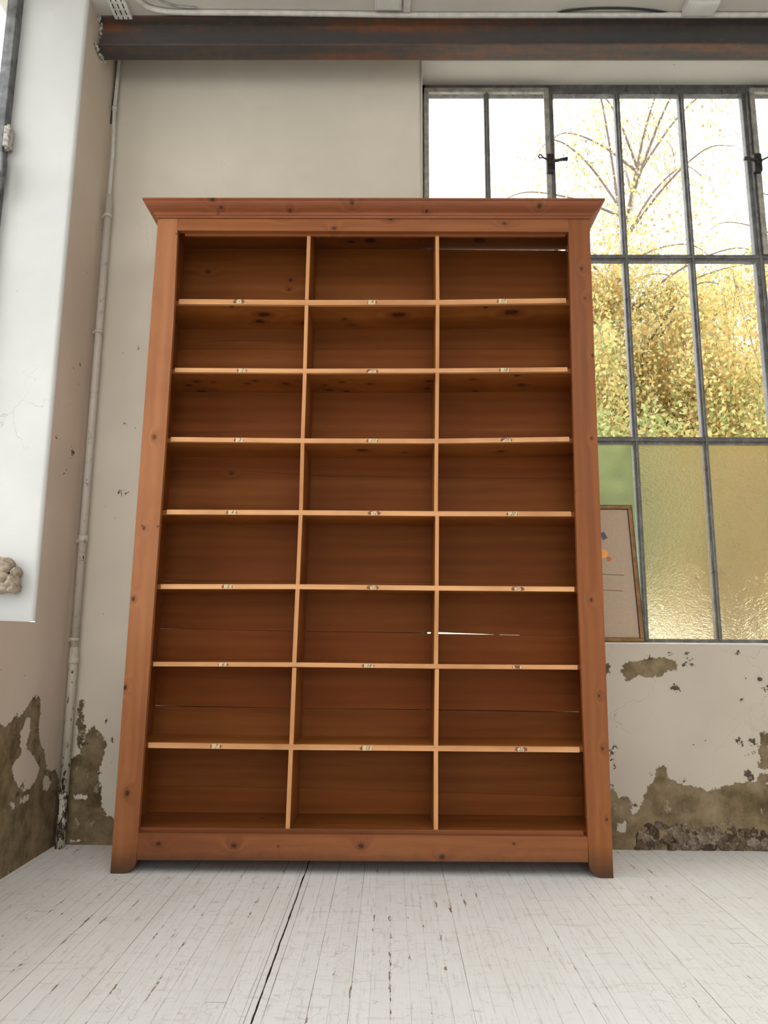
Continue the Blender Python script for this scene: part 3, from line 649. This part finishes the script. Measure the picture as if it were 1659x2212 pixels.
pr = foot(W-.001, iRb[0], -1)+[fp(1260, 1560), fp(1247.7, 1240), fp(1238, 870), (iRt[0], ZT), (oRt[0], ZT), (1.7595, 1.2)]
bm = bmesh.new(); add_prism(bm, pr, 0., .022, 'Y', .0015); obj('stile', bm, W_STR, bc)
# rails
a, b = fp(387, 497.5), fp(1227.5, 500.5); mid_ = fp(800, 499)
bm = bmesh.new(); add_prism(bm, [(iLt[0]+.0014, a[1]), (mid_[0], mid_[1]), (iRt[0]-.0005, b[1]), (iRt[0]-.0005, ZT), (iLt[0]+.0014, ZT)], .0005, .022, 'Y', .0012); obj('top_rail', bm, W_TOP, bc)
a, b, c_, d_ = fp(296, 1799), fp(1271, 1808), fp(1272, 1863), fp(294, 1858)
bm = bmesh.new(); add_prism(bm, [(a[0]+.0014, a[1]), (b[0]-.0014, b[1]), (c_[0]-.0014, c_[1]), (d_[0]+.0014, d_[1])], .0005, .022, 'Y', .0012); obj('bottom_rail', bm, W_BOT, bc)
# top strip under the rail, bottom board and its lip
a, b = fp(400, 511, .03), fp(1221, 512, .03)
bm = bmesh.new(); add_prism(bm, [(a[0], a[1]), (b[0], b[1]), (b[0], b[1]+.022), (a[0], a[1]+.022)], .0225, .036, 'Y', .002); obj('top_strip', bm, W_TOP, bc)
a, b = fp(303, 1787.5, .024), fp(1260, 1795, .024)
bm = bmesh.new(); add_prism(bm, [(a[0], a[1]-.024), (b[0], b[1]-.024), (b[0], b[1]), (a[0], a[1])], .0225, .040, 'Y', .0015); obj('bottom_strip', bm, W_BOT, bc)
XI0, XI1, YBK = .036, 1.716, .2575
lean = lambda z: .00784*z
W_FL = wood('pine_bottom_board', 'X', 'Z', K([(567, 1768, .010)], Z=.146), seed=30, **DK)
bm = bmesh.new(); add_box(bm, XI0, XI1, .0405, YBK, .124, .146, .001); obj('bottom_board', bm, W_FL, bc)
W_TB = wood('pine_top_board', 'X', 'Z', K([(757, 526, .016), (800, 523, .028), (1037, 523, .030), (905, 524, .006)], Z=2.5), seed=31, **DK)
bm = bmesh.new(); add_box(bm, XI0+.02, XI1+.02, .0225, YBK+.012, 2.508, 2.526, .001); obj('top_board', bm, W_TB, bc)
for x0, x1 in ((.004, XI0), (XI1, W-.004)):
    bm = bmesh.new(); add_prism(bm, [(x0, 0.), (x1, 0.), (x1+lean(2.52), 2.52), (x0+lean(2.52), 2.52)], .0225, .272, 'Y', .001); obj('side_panel', bm, W_SIDE, bc)
# shelves with their pale front strips
SH = [[(386, 651), (662, 653.3), (946, 653), (1223, 649)], [(377.3, 799), (657.5, 801), (945.4, 800.4), (1226, 797.7)], [(368.6, 948.8), (654, 951.8), (944, 952.4), (1230, 948.3)],
      [(360, 1105.8), (651, 1107.2), (942.7, 1109.4), (1234, 1110)], [(347, 1267), (643.4, 1267.2), (942.7, 1270.4), (1241, 1272.7)], [(331, 1434.7), (636, 1436), (943.5, 1439.7), (1247.7, 1441.8)],
      [(320, 1610), (628, 1614.2), (943, 1617), (1252, 1619.8)]]
TH = [.0215, .0185, .0185, .019, .0185, .0165, .019]
SK = [[(570, 680, .020), (562, 695, .015), (500, 663, .008), (658, 699, .010), (861, 681, .022), (744, 689, .007), (760, 702, .005), (1105, 678, .024), (1049, 667, .008)],
      [(425, 825, .010), (408, 833, .010), (460, 826, .006), (535, 829, .010), (551, 823, .010), (617, 829, .012), (436, 846, .014), (470, 851, .010), (738, 826, .009), (702, 832, .008), (800, 830, .010), (927, 825, .011), (711, 843, .012), (748, 846, .010), (923, 841, .010), (1023, 822, .010), (1117, 815, .010), (1127, 835, .014), (1027, 847, .008)],
      [(783, 973, .017), (875, 978, .010), (1082, 978, .012), (1236, 987, .008)], [(604, 1126, .010), (370, 1116, .008), (668, 1122, .008)],
      [(512, 1272, .009), (525, 1277, .012), (735, 1277, .010), (746, 1283, .010), (968, 1276, .012), (965, 1284, .012), (1160, 1283, .010), (1242, 1283, .008)], [], []]
LB = [[(516, 651, '1', 1), (803, 653, '9', 0), (1086, 650.5, '17', 0)], [(523, 800, '2', 0), (803.5, 801.5, '10', 2), (1090.5, 799.2, '18', 0)], [(517, 950.5, '3', 0), (805, 952.3, '11', 0), (1094, 950.3, '19', 2)],
      [(501, 1106.6, '4', 0), (808, 1108.3, '12', 1), (1107, 1110, '20', 0)], [(492, 1267, '5', 0), (806, 1269, '13', 1), (1118, 1272, '21', 1)], [(481, 1435.6, '6', 0), (796, 1438, '14', 0), (1117, 1441, '', 3)],
      [(466, 1612, '7', 0), (793, 1616, '15', 0), (1125, 1618.6, '23', 1)]]
PAPER = simple('aged_paper', (.66, .50, .29), .8, nscale=60, namp=.1); INK = simple('black_ink', (.02, .017, .015), .6); GLUE = simple('rust_brown_glue', (.20, .065, .03), .5, nscale=90, namp=.4)
def text_polys(body, size, shear):
    cu = bpy.data.curves.new('t', 'FONT'); cu.body = body; cu.size = size; cu.shear = shear; cu.align_x = 'CENTER'; cu.align_y = 'CENTER'; cu.resolution_u = 3
    to = bpy.data.objects.new('t', cu); COL.objects.link(to); bpy.context.view_layer.update()
    me = bpy.data.meshes.new_from_object(to.evaluated_get(bpy.context.evaluated_depsgraph_get()))
    vs = [tuple(v.co) for v in me.vertices]; fs = [tuple(p.vertices) for p in me.polygons]
    bpy.data.objects.remove(to); bpy.data.curves.remove(cu); bpy.data.meshes.remove(me); return vs, fs
shelf_z = []
r5 = random.Random(2)
for i, pts in enumerate(SH):
    f3 = [fp(x, y, .0245) for x, y in pts]; t = TH[i]/2
    zl = f3[0][1]; zr = f3[-1][1]; shelf_z.append(f3)
    L_, R_ = XI0+lean(zl)+.0005, XI1+lean(zr)-.0005
    ext = [(L_, zl)]+f3[1:3]+[(R_, zr)]
    Wd = wood('pine_shelf', 'X', 'Z', K([(a_, b_, r_*1.35) for a_, b_, r_ in SK[i]], Z=f3[1][1]-t), seed=40+i*3.7, dark=(.18, .054, .010), mid=(.31, .105, .021), light=(.43, .165, .038), spec=.2)
    bm = bmesh.new(); add_prism(bm, [(x, z-t) for x, z in ext]+[(x, z+t) for x, z in ext[::-1]], .0405, YBK, 'Y', .0008); sh = obj('shelf', bm, Wd, bc)
    bm = bmesh.new(); add_prism(bm, [(x, z-t*.98) for x, z in f3]+[(x, z+t*.98) for x, z in f3[::-1]], .0245, .0402, 'Y', .0012); obj('edge_strip', bm, W_EDGE, sh)
    for (px, py, s, torn) in LB[i]:
        cx, cz = fp(px, py, .024); w = .0145 if len(s) < 2 else .0165; h = t*.86; y = .0241
        bm = bmesh.new()
        def quadp(poly, yy, mi):
            f = bm.faces.new([bm.verts.new((cx+u, yy, cz+v)) for u, v in poly]); f.material_index = mi
        j = lambda: r5.uniform(-.0015, .0015)
        g = w*r5.uniform(1.25, 1.7); g2 = w*r5.uniform(1.15, 1.6)
        quadp([(-g, -h*.3+j()), (-g*.8, -h*.8), (g2*.7, -h*.9), (g2, -h*.3), (g2*.9, h*.5), (g2*.6, h*.9), (-g*.7, h*.95), (-g*.9, h*.3)], y-.0002, 2)
        if torn == 0: quadp([(-w, -h+j()*.5), (w, -h-j()*.3), (w+j(), h), (-w, h+j()*.5)], y-.0005, 0)
        elif torn == 1: quadp([(-w*.6, -h), (w*.7, -h*.9), (w*.75, -h*.1), (w*.6, h*.9), (w*.05, h*.95), (-w*.75, h*.4)], y-.0005, 0)
        elif torn == 2: quadp([(-w, -h), (w, -h*.9), (w*1.05, h*.3), (w*.6, h*.95), (-w*.2, h*.6), (-w*.9, -h*.4)], y-.0005, 0)
        else:
            quadp([(-w, -h*.8), (-w*.5, -h*.7), (-w*.7, h*.7), (-w*1.1, h*.6)], y-.0005, 0); quadp([(w*.6, -h*.6), (w*1.1, -h*.8), (w*1.05, h*.8), (w*.8, h*.6)], y-.0005, 0)
        if s:
            vs, fs = text_polys(s, .0185 if torn == 0 else .016, .45); bv = [bm.verts.new((cx+v[0]*.95, y-.0008, cz+v[1]*1.05)) for v in vs]
            for f in fs:
                try: bm.faces.new([bv[k] for k in f]).material_index = 1
                except ValueError: pass
        for f in bm.faces:
            f.normal_update()
            if f.normal.y > 0: f.normal_flip()
        o = obj('number_label', bm, [PAPER, INK, GLUE], sh); o['label'] = ('small paper label with the handwritten number '+s) if s else 'scraps of a torn off paper label'
# dividers
D1 = [((667.5, 505), (662.7, 647.5)), ((662.2, 659), (658.6, 796.5)), ((658.5, 805.5), (653.7, 947.6)), ((653.5, 956.2), (650, 1102.5)), ((649.4, 1112), (643.1, 1262.5)), ((642.7, 1271.5), (635.5, 1431.5)), ((635.8, 1442.5), (629.3, 1609.2)), ((628.4, 1618.5), (621.4, 1788.5))]
D2 = [((944.4, 505), (945.5, 647.5)), ((945.4, 658), (944.8, 796)), ((944.8, 805), (943.5, 948)), ((943, 956.5), (941.8, 1104.6)), ((944.4, 1113.5), (943.4, 1266)), ((943.8, 1275.5), (941.6, 1435.3)), ((943.8, 1445.5), (941.8, 1612.2)), ((941.8, 1622), (941.6, 1792))]
for D in (D1, D2):
    for k, (a, b) in enumerate(D):
        A = fp(*a, .0245); B = fp(*b, .0245); hw = .0073 if k < 5 else .0078
        if k == 0: A = (A[0], 2.5075)
        if k == 7: B = (B[0], .1462)
        tw = r5.uniform(-.002, .002)
        bm = bmesh.new(); add_prism(bm, [(A[0]-hw, A[1]), (A[0]+hw, A[1]), (B[0]+hw, B[1]), (B[0]-hw, B[1])], .0245, YBK-.001, 'Y', .001)
        for f in bm.faces: f.material_index = 1 if f.calc_center_median().y < .0262 else 0
        obj('divider', bm, [W_SIDE, W_EDGZ], bc)
# back planks, with the gaps daylight comes through
J = {'top': [(0.05, 2.5035), (.90, 2.5035), (1.0, 2.5020), (1.74, 2.5030)]}
jz = [[(380, 754.5), (800, 755), (1240, 754)], [(370, 932.5), (800, 933), (1240, 932)], [(360, 1017), (520, 1017), (700, 1029), (1240, 1035)], [(350, 1254), (800, 1257), (1250, 1262)], [(345, 1357.5), (655, 1363.5), (842, 1366), (952, 1367.5), (1060, 1370.5), (1255, 1375)], [(335, 1524.5), (640, 1530), (850, 1532), (1250, 1538)], [(330, 1697), (800, 1706), (1265, 1721)]]
gaps = [[.0006]*3, [.0008]*3, [.0006]*4, [.0016, .0008, .0006], [.0008, .0016, .0022, .0058, .0004, .0004], [.0042, .0006, .0016, .0040], [.0008]*3]
lines = [[(.04, 2.5045), (.9, 2.5045), (1.735, 2.5035)]]
G = [[.0, .0006, .0065]]
for q, g in zip(jz, gaps): lines.append([fp(x, y, .2585) for x, y in q]); G.append(g)
lines.append([(.02, .02), (1.73, .02)]); G.append([0, 0])
BK = {1: [(449.5, 587, .009), (627, 605, .008), (624, 625, .006), (757, 560, .002)], 2: [(852, 731, .007), (1032, 741, .007)], 3: [(880, 870, .008), (1135, 884, .009), (1022, 893, .010), (1040, 918, .016), (823, 762, .006)],
      4: [(447, 1010, .010), (500, 1022, .008), (875, 985, .005)], 5: [(408, 1048, .009), (849, 1030, .015), (547, 1174, .007), (800, 1196, .008), (840, 1165, .004), (917, 1085, .005)], 6: [(502, 1345, .008), (588, 1294, .004), (780, 1305, .006), (1165, 1300, .004)],
      7: [(783, 1426, .005), (441, 1447, .004), (540, 1492, .006), (588, 1480, .005), (974, 1504, .009), (1220, 1474, .008), (1114, 1518, .006), (685, 1457, .005)], 8: [(614, 1564, .011), (1050, 1573, .008), (700, 1623, .009), (803, 1630, .008), (1070, 1660, .004)],
      9: [(727, 1760, .009), (1088, 1728, .010), (512, 1720, .004)]}
for i in range(len(lines)-1):
    up, dn = lines[i], lines[i+1]; gu, gd = G[i], G[i+1]
    def ext(ln):
        a, b = ln[0], ln[-1]; return [(XI0-.004+lean(a[1]), a[1])]+list(ln[1:-1])+[(XI1+.004+lean(b[1]), b[1])]
    u = [(x, z-g_/2) for (x, z), g_ in zip(ext(up), gu)]; d = [(x, z+g_/2) for (x, z), g_ in zip(ext(dn), gd)]
    if i == 0: u = [(x, z-g_) for (x, z), g_ in zip(ext(up), gu)]
    poly = d+u[::-1]
    kn = K([(x, y, r) for x, y, r in BK.get(i+1, [])], Y=YBK)
    kn = [k for k in kn if min(z for _, z in d)-.01 < k[2] < max(z for _, z in u)+.01]
    wd = wood('pine_back_plank', 'X', 'Y', kn, seed=80+i*5.3, dark=(.135, .036, .006), mid=(.205+.012*(i % 3), .061, .0105), light=(.27, .094, .02), ring=.8, spec=.15, rough=.6)  # plank colours darkened too, to carry the shade inside the compartments
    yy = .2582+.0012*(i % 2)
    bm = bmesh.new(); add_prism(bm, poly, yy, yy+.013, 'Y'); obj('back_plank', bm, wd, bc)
bm = bmesh.new(); cp = [fp(x, y, .2575) for x, y in ((428, 740), (470, 737), (530, 735), (600, 737), (655, 740))]; sp_ = spline([(x, 0, z) for x, z in cp], 5)
tk = lambda i: .0009*math.sin(math.pi*i/(len(sp_)-1))+.0001
f = bm.faces.new([bm.verts.new((p.x, .25785, p.z+tk(i))) for i, p in enumerate(sp_)]+[bm.verts.new((p.x, .25785, p.z-tk(i))) for i, p in reversed(list(enumerate(sp_)))])
obj('crack', bm, simple('dark_split', (.03, .01, .004), .8), bc)
# cornice: swept profile round three sides
prof = [(0., 2.488), (.005, 2.488), (.007, 2.496), (.0115, 2.498), (.0135, 2.504), (.0125, 2.509), (.019, 2.512), (.028, 2.517), (.037, 2.524), (.043, 2.532), (.0455, 2.540), (.050, 2.541), (.050, 2.549), (0., 2.549)]
oL, oR = oLt[0]-.0006, oRt[0]+.0006
bm = bmesh.new()
path = [((oL, .272), (-1, 0)), ((oL, -.0006), (-1, -1)), ((oR, -.0006), (1, -1)), ((oR, .272), (1, 0))]
def cornice_ring(c, n): return [bm.verts.new((c[0]+n[0]*o_*(1. if True else 1), c[1]+n[1]*o_, z)) for o_, z in prof]
rings = [cornice_ring(c, n) for c, n in path]
for a, b in zip(rings, rings[1:]):
    for k in range(len(prof)): bm.faces.new((a[k], a[(k+1) % len(prof)], b[(k+1) % len(prof)], b[k]))
bm.faces.new(rings[0]); bm.faces.new(rings[-1][::-1]); bmesh.ops.recalc_face_normals(bm, faces=bm.faces[:])
bmesh.ops.bevel(bm, geom=[e for e in bm.edges], offset=.0009, segments=1, affect='EDGES', clamp_overlap=True)
obj('cornice', bm, W_COR, bc)
bm = bmesh.new(); add_box(bm, oL+.002, oR-.002, .0, .272, 2.5265, 2.545); obj('cover_board', bm, W_COR, bc)
# little wooden pegs along the outer edges of the stiles
PEG = simple('dark_peg', (.12, .04, .018), .6)
for px, py in ((381, 505), (341, 1137), (333, 945), (1243, 1060)):
    x, z = fp(px, py); bm = bmesh.new(); add_tube(bm, [(x, -.0012, z), (x, .004, z)], [.0042, .0046], 10); obj('peg', bm, PEG, bc)

# ------------------------------------------------------------------ framed print on the sill
x0, x1 = 1.52, at(1393, 1387, Y=.385)[0]; zb = SILL+.0035
yb, yt, Hh = .395, .472, None
top = at(1366, 1093, Y=yt); Hh = math.hypot(top[2]-zb, yt-yb)
fr = thing('framed_print', 'gilt framed picture with plain orange and grey shapes leaning on the window sill', 'picture', ((x0+x1)/2, yb, zb))
ang = math.atan2(yt-yb, top[2]-zb)
def lean_pt(u, v, d):  # u across, v up the picture, d out of its face
    return (u, yb+v*math.sin(ang)-d*math.cos(ang), zb+v*math.cos(ang)+d*math.sin(ang))
def lbox(bm, u0, u1, v0, v1, d0, d1, bev=0, mi=0):
    n0 = len(bm.faces); add_box(bm, u0, u1, -d1, -d0, v0, v1, bev, mi)
def settle(bm):
    for v in bm.verts: v.co = Vector(lean_pt(v.co.x, v.co.z, -v.co.y))
GOLD = simple('gilt_wood', (.25, .125, .04), .4, .35, 20, .3); DKB = simple('dark_frame_edge', (.03, .018, .012), .5)
bm = bmesh.new(); t = .016
for (a, b, c_, d_) in ((x0, x1, 0, t), (x0, x1, Hh-t, Hh), (x0, x0+t, t, Hh-t), (x1-t, x1, t, Hh-t)): lbox(bm, a, b, c_, d_, -.008, .010, .003)
settle(bm); obj('picture_frame', bm, GOLD, fr)
bm = bmesh.new()
for (a, b, c_, d_) in ((x0-.002, x1+.002, -.0, .003), (x0-.002, x1+.002, Hh-.001, Hh+.002), (x1-.001, x1+.003, 0, Hh), (x0-.003, x0+.001, 0, Hh), (x0+t, x1-t, t, t+.002), (x0+t, x1-t, Hh-t-.002, Hh-t), (x1-t-.002, x1-t, t, Hh-t)): lbox(bm, a, b, c_, d_, -.009, .007)
settle(bm); obj('dark_edging', bm, DKB, fr)
bm = bmesh.new(); lbox(bm, x0+.005, x1-.005, .005, Hh-.005, -.004, .002); settle(bm)
obj('print', bm, simple('tan_print_paper', (.46, .345, .245), .7, nscale=90, namp=.04), fr)
def shape(name, pts, col, d=.0025):
    bm = bmesh.new(); f = bm.faces.new([bm.verts.new(lean_pt(u, v, d)) for u, v in pts]); f.normal_update()
    if f.normal.y > 0: f.normal_flip()
    obj(name, bm, simple(name+'_ink', col, .7, nscale=50, namp=.08), fr.children[-1] if False else prn)
prn = [c for c in fr.children if c.name.startswith('print')][0]
def uv(px, py):
    d = FF+RR*(px-829.5)/F-UU*(py-1106)/F; n = Vector((0, -math.cos(ang), math.sin(ang))); p0 = Vector((x0, yb, zb))
    k = (p0-Vector(CAM)).dot(n)/Vector(d).dot(n); h = Vector(CAM)+Vector(d)*k; return h.x, (h-p0).dot(Vector((0, math.sin(ang), math.cos(ang))))
def ell(px, py, ru, rv, rot=0, n=28):
    u, v = uv(px, py); return [(u+ru*math.cos(t)*math.cos(rot)-rv*math.sin(t)*math.sin(rot), v+ru*math.cos(t)*math.sin(rot)+rv*math.sin(t)*math.cos(rot)) for t in [2*math.pi*k/n for k in range(n)]]
def rectp(px, py, w_, h_, rot): u, v = uv(px, py); return [(u+a*w_*math.cos(rot)-b*h_*math.sin(rot), v+a*w_*math.sin(rot)+b*h_*math.cos(rot)) for a, b in ((-1, -1), (1, -1), (1, 1), (-1, 1))]
shape('grey_bar', rectp(1303, 1158, .012, .016, .5), (.10, .11, .13)); shape('orange_disc', ell(1303, 1196, .020, .020), (.85, .38, .10)); shape('red_square', rectp(1315, 1208, .009, .009, .3), (.62, .14, .05), .0028)
def stroke(pts, w):
    P = [Vector((*uv(*p), 0)) for p in pts]; P = spline(P, 6); L = []; R2 = []
    for i, p in enumerate(P):
        d = (P[min(i+1, len(P)-1)]-P[max(i-1, 0)]).normalized(); n = Vector((-d.y, d.x, 0))*w; L.append((p+n).to_tuple()[:2]); R2.append((p-n).to_tuple()[:2])
    return L+R2[::-1]
shape('dark_stroke', stroke([(1290, 1240), (1348, 1243)], .0011), (.06, .035, .03)); shape('dark_stroke', stroke([(1290, 1274), (1345, 1277)], .0011), (.06, .035, .03))

# ------------------------------------------------------------------ outside: pale ground and the birches
gd = bmesh.new(); vs = [gd.verts.new(v) for v in ((-60, .95, -.4), (60, .95, -.4), (60, 80, -.4), (-60, 80, -.4))]; gd.faces.new(vs)
vs = [gd.verts.new(v) for v in ((-60, -60, -.4), (-1.1, -60, -.4), (-1.1, .95, -.4), (-60, .95, -.4))]; gd.faces.new(vs)
struct(obj('ground', gd, simple('pale_gravel', (.55, .54, .50), .9, nscale=6, namp=.12)))
def leaf_mat():
    M = MT('birch_leaves'); a = M.attr('tint')
    c = M.ramp(a, [(0, (.20, .26, .11)), (.2, (.38, .42, .18)), (.38, (.60, .58, .27)), (.55, (.72, .60, .28)), (.70, (.74, .53, .22)), (.85, (.58, .38, .18)), (1, (.36, .24, .15))])
    d = M.n('BsdfDiffuse', {'Color': c}); t = M.n('BsdfTranslucent', {'Color': c}); mx = M.n('MixShader', {0: .5, 1: d.outputs[0], 2: t.outputs[0]})
    M.nt.links.new(mx.outputs[0], M.out.inputs[0]); return M.m
LEAF = leaf_mat()
def bark():
    M = MT('birch_bark'); P = M.co(); n = M.noise(M.vm('MULTIPLY', P, (3, 3, 14)), 1., 5, .7)
    return M.done(M.ramp(n, [(.4, (.12, .10, .09)), (.5, (.50, .46, .42)), (.8, (.66, .62, .57))]), .8, n, .3, .01)
BARK = bark(); TWIG = simple('birch_twig', (.20, .155, .13), .8)
def birch(x0, y0, H, rad, label, seed, nbr, leaves, zlow, green):
    g = np.random.default_rng(seed); r = random.Random(seed)
    t = thing('birch_tree', label, 'tree', (x0, y0, -.4), 'autumn birches beyond the window')
    bm = bmesh.new()
    tr = spline([(x0, y0, -.4), (x0+.05, y0, 2.), (x0-.05, y0+.05, 4.2), (x0+.06, y0, 6.0), (x0+.35, y0, 7.6), (x0+.9, y0, H)], 4)
    add_tube(bm, tr, [.13*(1-i/len(tr))+.015 for i in range(len(tr))], 10, mat=0); obj('trunk', bm, BARK, t, False)
    bmB = bmesh.new(); anchors = []
    for b in range(nbr):
        k = r.uniform(.28, .95); s = Vector(tr[int(k*(len(tr)-1))]); a = r.uniform(0, 2*math.pi); L = rad*r.uniform(.6, 1.1)*(1.15-.5*k)
        up = r.uniform(.5, 1.5)
        pts = [s, s+Vector((math.cos(a)*L*.45, math.sin(a)*L*.45, up*.7)), s+Vector((math.cos(a)*L*.85, math.sin(a)*L*.85, up)), s+Vector((math.cos(a)*L*1.1, math.sin(a)*L*1.1, up*.75))]
        pp = spline(pts, 6); add_tube(bmB, pp, [.020*(1-i/len(pp))+.004 for i in range(len(pp))], 5)
        anchors += [(p, i/len(pp)) for i, p in enumerate(pp) if i > 2]
    LP = []; 
    n_str = int(leaves/60)
    for q in range(n_str):
        p, f = r.choice(anchors); p = Vector(p)+Vector((r.gauss(0, .22), r.gauss(0, .22), r.gauss(0, .1)))
        L = r.uniform(.5, 2.6)*(1. if p.z < 6.5 else .45); dx, dy = r.gauss(0, .10), r.gauss(0, .10)
        end = p+Vector((dx*2, dy*2, -L))
        if end.z < zlow: end.z = zlow+r.uniform(0, .5)
        mid = (p+end)/2+Vector((r.gauss(0, .08), r.gauss(0, .08), .1))
        sp_ = spline([p, mid, end], 4)
        if q % 3 == 0: add_tube(bmB, sp_, [.005-.0035*i/len(sp_) for i in range(len(sp_))], 3, False)
        n = int(95*L/1.4); A = np.array([tuple(v) for v in sp_])
        tt = g.uniform(0, len(A)-1.001, n); i0 = tt.astype(int); fr_ = (tt-i0)[:, None]; pts = A[i0]*(1-fr_)+A[i0+1]*fr_
        pts += g.normal(0, .065, pts.shape); LP.append(pts)
    obj('branches', bmB, TWIG, t)
    Pn = np.concatenate(LP)
    dens = np.where(Pn[:, 2] < 6.1, 1., np.where(Pn[:, 2] < 6.9, .30, .075)); dens = np.where(Pn[:, 2] < 1.9, .45, dens)
    Pn = Pn[g.random(len(Pn)) < dens]; n = len(Pn)
    a = g.normal(0, 1, (n, 3)); a[:, 2] -= .9; a /= np.linalg.norm(a, axis=1)[:, None]
    b = np.cross(a, g.normal(0, 1, (n, 3))); b /= np.linalg.norm(b, axis=1)[:, None]
    s = g.uniform(.022, .036, n)[:, None]
    V = np.stack([Pn, Pn+a*s*.9+b*s*.7, Pn+a*s*2., Pn+a*s*.9-b*s*.7], 1).reshape(-1, 3)
    Fc = np.arange(4*n).reshape(-1, 4)
    low = np.clip((5.2-Pn[:, 2])/5, 0, 1)*green+np.sin(Pn[:, 0]*2.3)*np.cos(Pn[:, 2]*1.9+Pn[:, 0])*.09
    tint = np.clip(g.normal(.56, .19, n)-low, 0, 1)
    mesh_np('foliage', V, Fc, None, LEAF, t, False, {'tint': tint})
    return n
birch(4.35, 7.6, 9.0, 2.3, 'nearest birch with golden hanging leaves seen through the middle panes', 21, 40, 150000, 1.4, .42)
birch(8.8, 10.6, 10.2, 2.5, 'second birch with golden leaves at the right edge of the window', 22, 30, 90000, 1.5, .3)
birch(13.5, 15., 11., 2.6, 'far birch standing to the right of the others', 23, 26, 30000, 1.5, .3)

def shrub(x0, y0, rx, rz, z0, n, label, seed, tmean):
    g = np.random.default_rng(seed); r = random.Random(seed)
    t = thing('shrub', label, 'shrub', (x0, y0, -.4), 'leafy shrubs behind the obscure glass')
    bm = bmesh.new(); tips = []
    for k in range(26):
        a = r.uniform(0, 6.28); rr_ = r.uniform(.2, 1); z = z0+rz*r.uniform(.5, 1.9)
        pp = spline([(x0+r.gauss(0, .08), y0+r.gauss(0, .08), -.4), (x0+math.cos(a)*rr_*rx*.4, y0+math.sin(a)*rr_*rx*.3, z*.5), (x0+math.cos(a)*rr_*rx, y0+math.sin(a)*rr_*rx*.6, z)], 5)
        add_tube(bm, pp, [.016*(1-i/len(pp))+.003 for i in range(len(pp))], 4); tips += pp[5:]
    obj('branches', bm, TWIG, t)
    c = np.array([tuple(v) for v in tips])[g.integers(0, len(tips), n)]+g.normal(0, .17, (n, 3))
    c[:, 2] = np.where(c[:, 2] > 3.3, c[:, 2]-g.uniform(0, 2., n), c[:, 2]); c = c[c[:, 2] > z0-.1+g.normal(0, .25, n)]; n = len(c)
    a = g.normal(0, 1, (n, 3)); a /= np.linalg.norm(a, axis=1)[:, None]; b = np.cross(a, g.normal(0, 1, (n, 3))); b /= np.linalg.norm(b, axis=1)[:, None]
    s = g.uniform(.022, .040, n)[:, None]; V = np.stack([c, c+a*s*.9+b*s*.7, c+a*s*2., c+a*s*.9-b*s*.7], 1).reshape(-1, 3)
    mesh_np('foliage', V, np.arange(4*n).reshape(-1, 4), None, LEAF, t, False, {'tint': np.clip(g.normal(tmean, .12, n), 0, 1)})
shrub(3.0, 5.2, 1.0, 1.35, .95, 22000, 'green leaved shrub seen dimly through the frosted pane beside the bookcase', 31, .24)
shrub(4.6, 6.0, 1.2, 1.4, .95, 26000, 'yellowing shrub behind the rippled pane in the middle of the bottom row', 32, .54)
shrub(6.4, 6.6, 1.3, 1.5, .95, 24000, 'golden shrub behind the rippled glass at the right edge', 33, .62)

# ------------------------------------------------------------------ light
w = bpy.data.worlds.new('sky'); sc.world = w; w.use_nodes = True; nt = w.node_tree
bg = nt.nodes['Background']; bg.inputs[0].default_value = (1., 1., .985, 1); bg.inputs[1].default_value = 2.1
tc = nt.nodes.new('ShaderNodeTexCoord'); sx_ = nt.nodes.new('ShaderNodeSeparateXYZ'); nt.links.new(tc.outputs['Generated'], sx_.inputs[0])
def portal(name, loc, rot, sx, sy):
    l = bpy.data.lights.new(name, 'AREA'); l.shape = 'RECTANGLE'; l.size = sx; l.size_y = sy; l.cycles.is_portal = True
    o = bpy.data.objects.new(name, l); COL.objects.link(o); o.location = loc; o.rotation_euler = rot
P2 = math.pi/2
portal('window_portal', ((SX0+SX1)/2, YW+.06, 2.16), (-P2, 0, 0), SX1-SX0, HEAD-SILL)
for y0, y1 in ((-1.55, 0), (-4, -2.2), (-6.4, -4.6)): portal('side_portal', (XO-.12, (y0+y1)/2, 2.2), (0, -P2, 0), 2.65, y1-y0)
portal('rear_portal', (1.1, -7.05, 1.95), (P2, 0, 0), 2.4, 2.9)
portal('added_opening_portal', (1.75, -3.95, ZC+.2), (0, 0, 0), 2.7, 3.3)  # for the unseen roof opening added to light the floor

vs_ = sc.view_settings; vs_.view_transform = 'Standard'; vs_.look = 'None'; vs_.gamma = 1; vs_.use_curve_mapping = False; vs_.exposure = .72
sc.cycles.max_bounces = 12; sc.cycles.diffuse_bounces = 6; sc.cycles.transparent_max_bounces = 24
